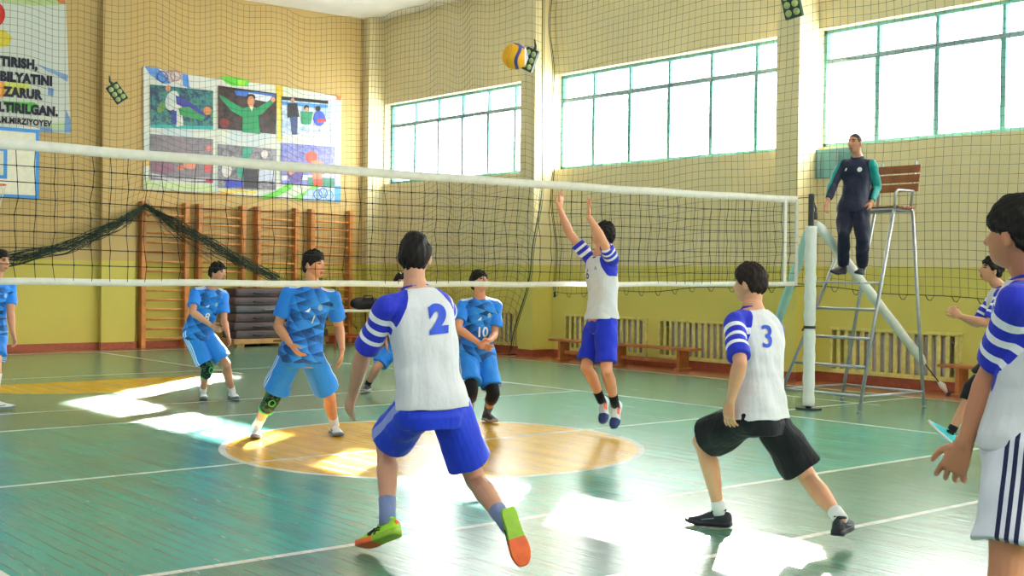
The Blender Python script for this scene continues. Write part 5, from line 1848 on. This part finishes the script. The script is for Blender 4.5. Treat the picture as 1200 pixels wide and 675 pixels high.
# referee
refD = depth(PLAT)
def jacket(name):
    t = NT(name)
    sl, o = t.attr('sleeve'), t.attr('outer')
    m = t.mul(t.m('GREATER_THAN', sl, 0.0), t.m('GREATER_THAN', o, -0.012))
    v = t.coord()
    c = t.mix(m, lin('22273f'), lin('128f8a'))
    return t.pbr(c, 0.6, 0, 0.3, t.bump(t.noise(t.scalev(v, (1, 1, 0.6)), 16, 3), 0.5, 0.02), sheen=0.1)
crest = [(0.085 + 0.028 * math.cos(a), 0.155 + 0.028 * math.sin(a)) for a in np.linspace(0, 2 * PI, 17)[:-1]]
crest2 = [(0.085 + 0.014 * math.cos(a), 0.155 + 0.014 * math.sin(a)) for a in np.linspace(0, 2 * PI, 13)[:-1]]
person('referee in navy tracksuit with teal sleeves standing on the ladder chair',
    dict(pel=(1000, 243), neck=(1005, 185, 0.02), head=(1002, 168, -0.02), elR=(977, 215), wrR=(970, 235, -0.10), hdR=(967, 245, -0.12), elL=(1026, 214), wrL=(1021, 237, -0.10), hdL=(1018, 248, -0.14),
         knR=(989, 281), anR=(988, 312, 0.02), toR=(972, 319, -0.12), knL=(1011, 282), anL=(1010, 313, 0.02), toL=(1004, 319, -0.22), shw=0.185),
    refD, 0.99, math.radians(-138), math.radians(-140), math.radians(-128), 0.03,
    kit=dict(shirt=dict(mat=jacket('navy_teal_tracksuit_top'), sleeve=1.90, hem=-0.10, seed=61, collar=(paint('navy_collar', '1f2438', 0.7), 0.066, 0.013), cuff=0.060,
                        patches=[('front', crest, M_NUMW, 'round_badge'), ('front', crest2, paint('badge_grey', '5b6478', 0.6), 'badge_centre'), ('front', [(-0.10, 0.17), (-0.085, 0.14), (-0.065, 0.14), (-0.075, 0.17)], M_NUMW, 'chest_mark')]),
             shorts=dict(mat=cloth('navy_tracksuit_trousers', '1d2136'), len=1.93, seed=12), shoe=dict(SHOE_K, sole=[M_SHK]), sock=(M_SOCKK, 0.08)),
    hair=dict(thick=0.006, line=0.072, back=-0.06, seed=15, messy=0.001, mat=M_HAIRG, top=0.0, burn=0.0), voxel=0.0062, tone='c08a6c', base=1.47, dbg=dbg('REF'))

# blue players
person('player in blue shirt numbered 8 crouching before the wall bars',
    dict(pel=(232, 390), neck=(248, 337, -0.10), head=(255, 320, -0.12), elR=(226, 366), wrR=(247, 381, -0.30), hdR=(256, 387, -0.34), elL=(262, 374), wrL=(267, 392, -0.22), hdL=(270, 402, -0.26),
         knR=(237, 421), anR=(238, 458, ('z', 0.10)), toR=(244, 472, -0.4), knL=(259, 419), anL=(272, 458, ('z', 0.10)), toL=(287, 469, -0.1), shw=0.17),
    14.35, 0.98, math.radians(132), math.radians(150), math.radians(108), 0.0,
    kit=dict(shirt=shirt_b('8', 71), shorts=dict(mat=M_SH_BRIGHT, len=0.84, seed=14), sock=(M_SOCKW, 0.06), kneepadR=(M_PADG, M_NEON, 0.32, 0.26), shoe=SHOE_W8),
    hair=dict(thick=0.018, seed=16, messy=0.01, line=0.042), voxel=0.0066, tone='cf9474', dbg=dbg('P8'))

person('player in blue shirt and green trimmed kneepad, tallest, in the yellow circle',
    dict(pel=(353, 414), neck=(366, 335, -0.02), head=(368, 311, -0.02), elR=(327, 376), wrR=(340, 403, -0.20), hdR=(348, 413, -0.22), elL=(397, 382), wrL=(401, 409, 0.0), hdL=(400, 421, 0.0),
         knR=(322, 454), anR=(301, 499, ('z', 0.10)), toR=(294, 526, -0.6), knL=(379, 449), anL=(392, 497, ('z', 0.10)), toL=(412, 510, 0.0), shw=0.19),
    11.0, 1.05, math.radians(158), math.radians(165), math.radians(115), 0.05,
    kit=dict(shirt=shirt_b('', 81, marks=[('front', (0.035, 0.27), 'I', 0.10, paint('pale_yellow_print', 'd9dcb0', 0.6), dict(bold=0.0, shear=0.2))]),
             shorts=dict(mat=M_SH_BRIGHT, len=0.82, hemr=0.115, seed=16), sock=(M_SOCKW, 0.11), kneepadR=(M_PADG, M_NEON, 0.42, 0.28), shoe=SHOE_W),
    hair=dict(thick=0.018, seed=18, messy=0.008, line=0.040), voxel=0.0062, tone='d99a72', dbg=dbg('P9'))

person('player in blue shirt numbered 10 with clasped hands and black kneepads',
    dict(pel=(559, 414), neck=(562, 349, -0.05), head=(562, 331, -0.08), elR=(537, 385), wrR=(561, 402, -0.32), hdR=(570, 407, -0.36), elL=(579, 386), wrL=(574, 399, -0.30), hdL=(569, 404, -0.36),
         knR=(552, 456), anR=(549, 485, ('z', 0.10)), toR=(556, 500, -0.3), knL=(577, 455), anL=(571, 483, ('z', 0.10)), toL=(586, 494, -0.1), shw=0.175),
    12.55, 1.0, math.radians(160), math.radians(165), math.radians(140), 0.42,
    kit=dict(shirt=shirt_b('10', 91, shoulder_stripes=M_NUMW), shorts=dict(mat=M_SH_BRIGHT, len=0.82, seed=18), sock=(cloth('grey_sock', '6a6c74'), 0.14), kneepadL=(M_PADK, None, 0.34, 0.30), kneepadR=(M_PADK, None, 0.34, 0.30), shoe=SHOE_K),
    hair=dict(thick=0.020, seed=20, messy=0.006, line=0.030, burn=-0.002), voxel=0.0064, tone='d39674', dbg=dbg('P10'))

person('player in blue mostly hidden behind the player numbered 2',
    dict(pel=(472, 402), neck=(472, 350, 0), head=(470, 332, 0), elR=(448, 385), wrR=(452, 400, -0.1), hdR=(454, 409, -0.12), elL=(495, 380), wrL=(490, 400, -0.1), hdL=(488, 410, -0.1),
         knR=(448, 424), anR=(431, 450, ('z', 0.10)), toR=(424, 459, -0.1), knL=(488, 425), anL=(492, 452, ('z', 0.10)), toL=(496, 460, -0.2), shw=0.17),
    15.6, 0.98, math.radians(-165), math.radians(-165), math.radians(165), 0.0,
    kit=dict(shirt=shirt_b('', 95, patches=[]), shorts=dict(mat=M_SH_BRIGHT, len=0.82, seed=20), sock=(M_SOCKK, 0.10), shoe=SHOE_K), hair=dict(thick=0.022, seed=22), voxel=0.0068, tone='cf9474', dbg=dbg('P11'))

person('player in blue cut off by the left edge of the picture',
    dict(pel=(-12, 388), neck=(-5, 327, 0), head=(1, 307, 0), elL=(8, 366), wrL=(15, 390, -0.1), hdL=(18, 401, -0.12), elR=(-28, 362), wrR=(-18, 385, -0.3), hdR=(-12, 392, -0.3),
         knL=(-6, 430), anL=(-6, 470, ('z', 0.10)), toL=(6, 478, -0.1), knR=(-26, 430), anR=(-30, 474, ('z', 0.10)), toR=(-20, 484, -0.2), shw=0.175),
    13.4, 1.0, math.radians(125), math.radians(135), math.radians(112), 0.0,
    kit=dict(shirt=shirt_b('', 97), shorts=dict(mat=M_SH_BRIGHT, len=0.82, seed=22), sock=(M_SOCKW, 0.30), shoe=SHOE_W), hair=dict(thick=0.020, seed=24), voxel=0.0068, tone='d39674', dbg=dbg('P12'))
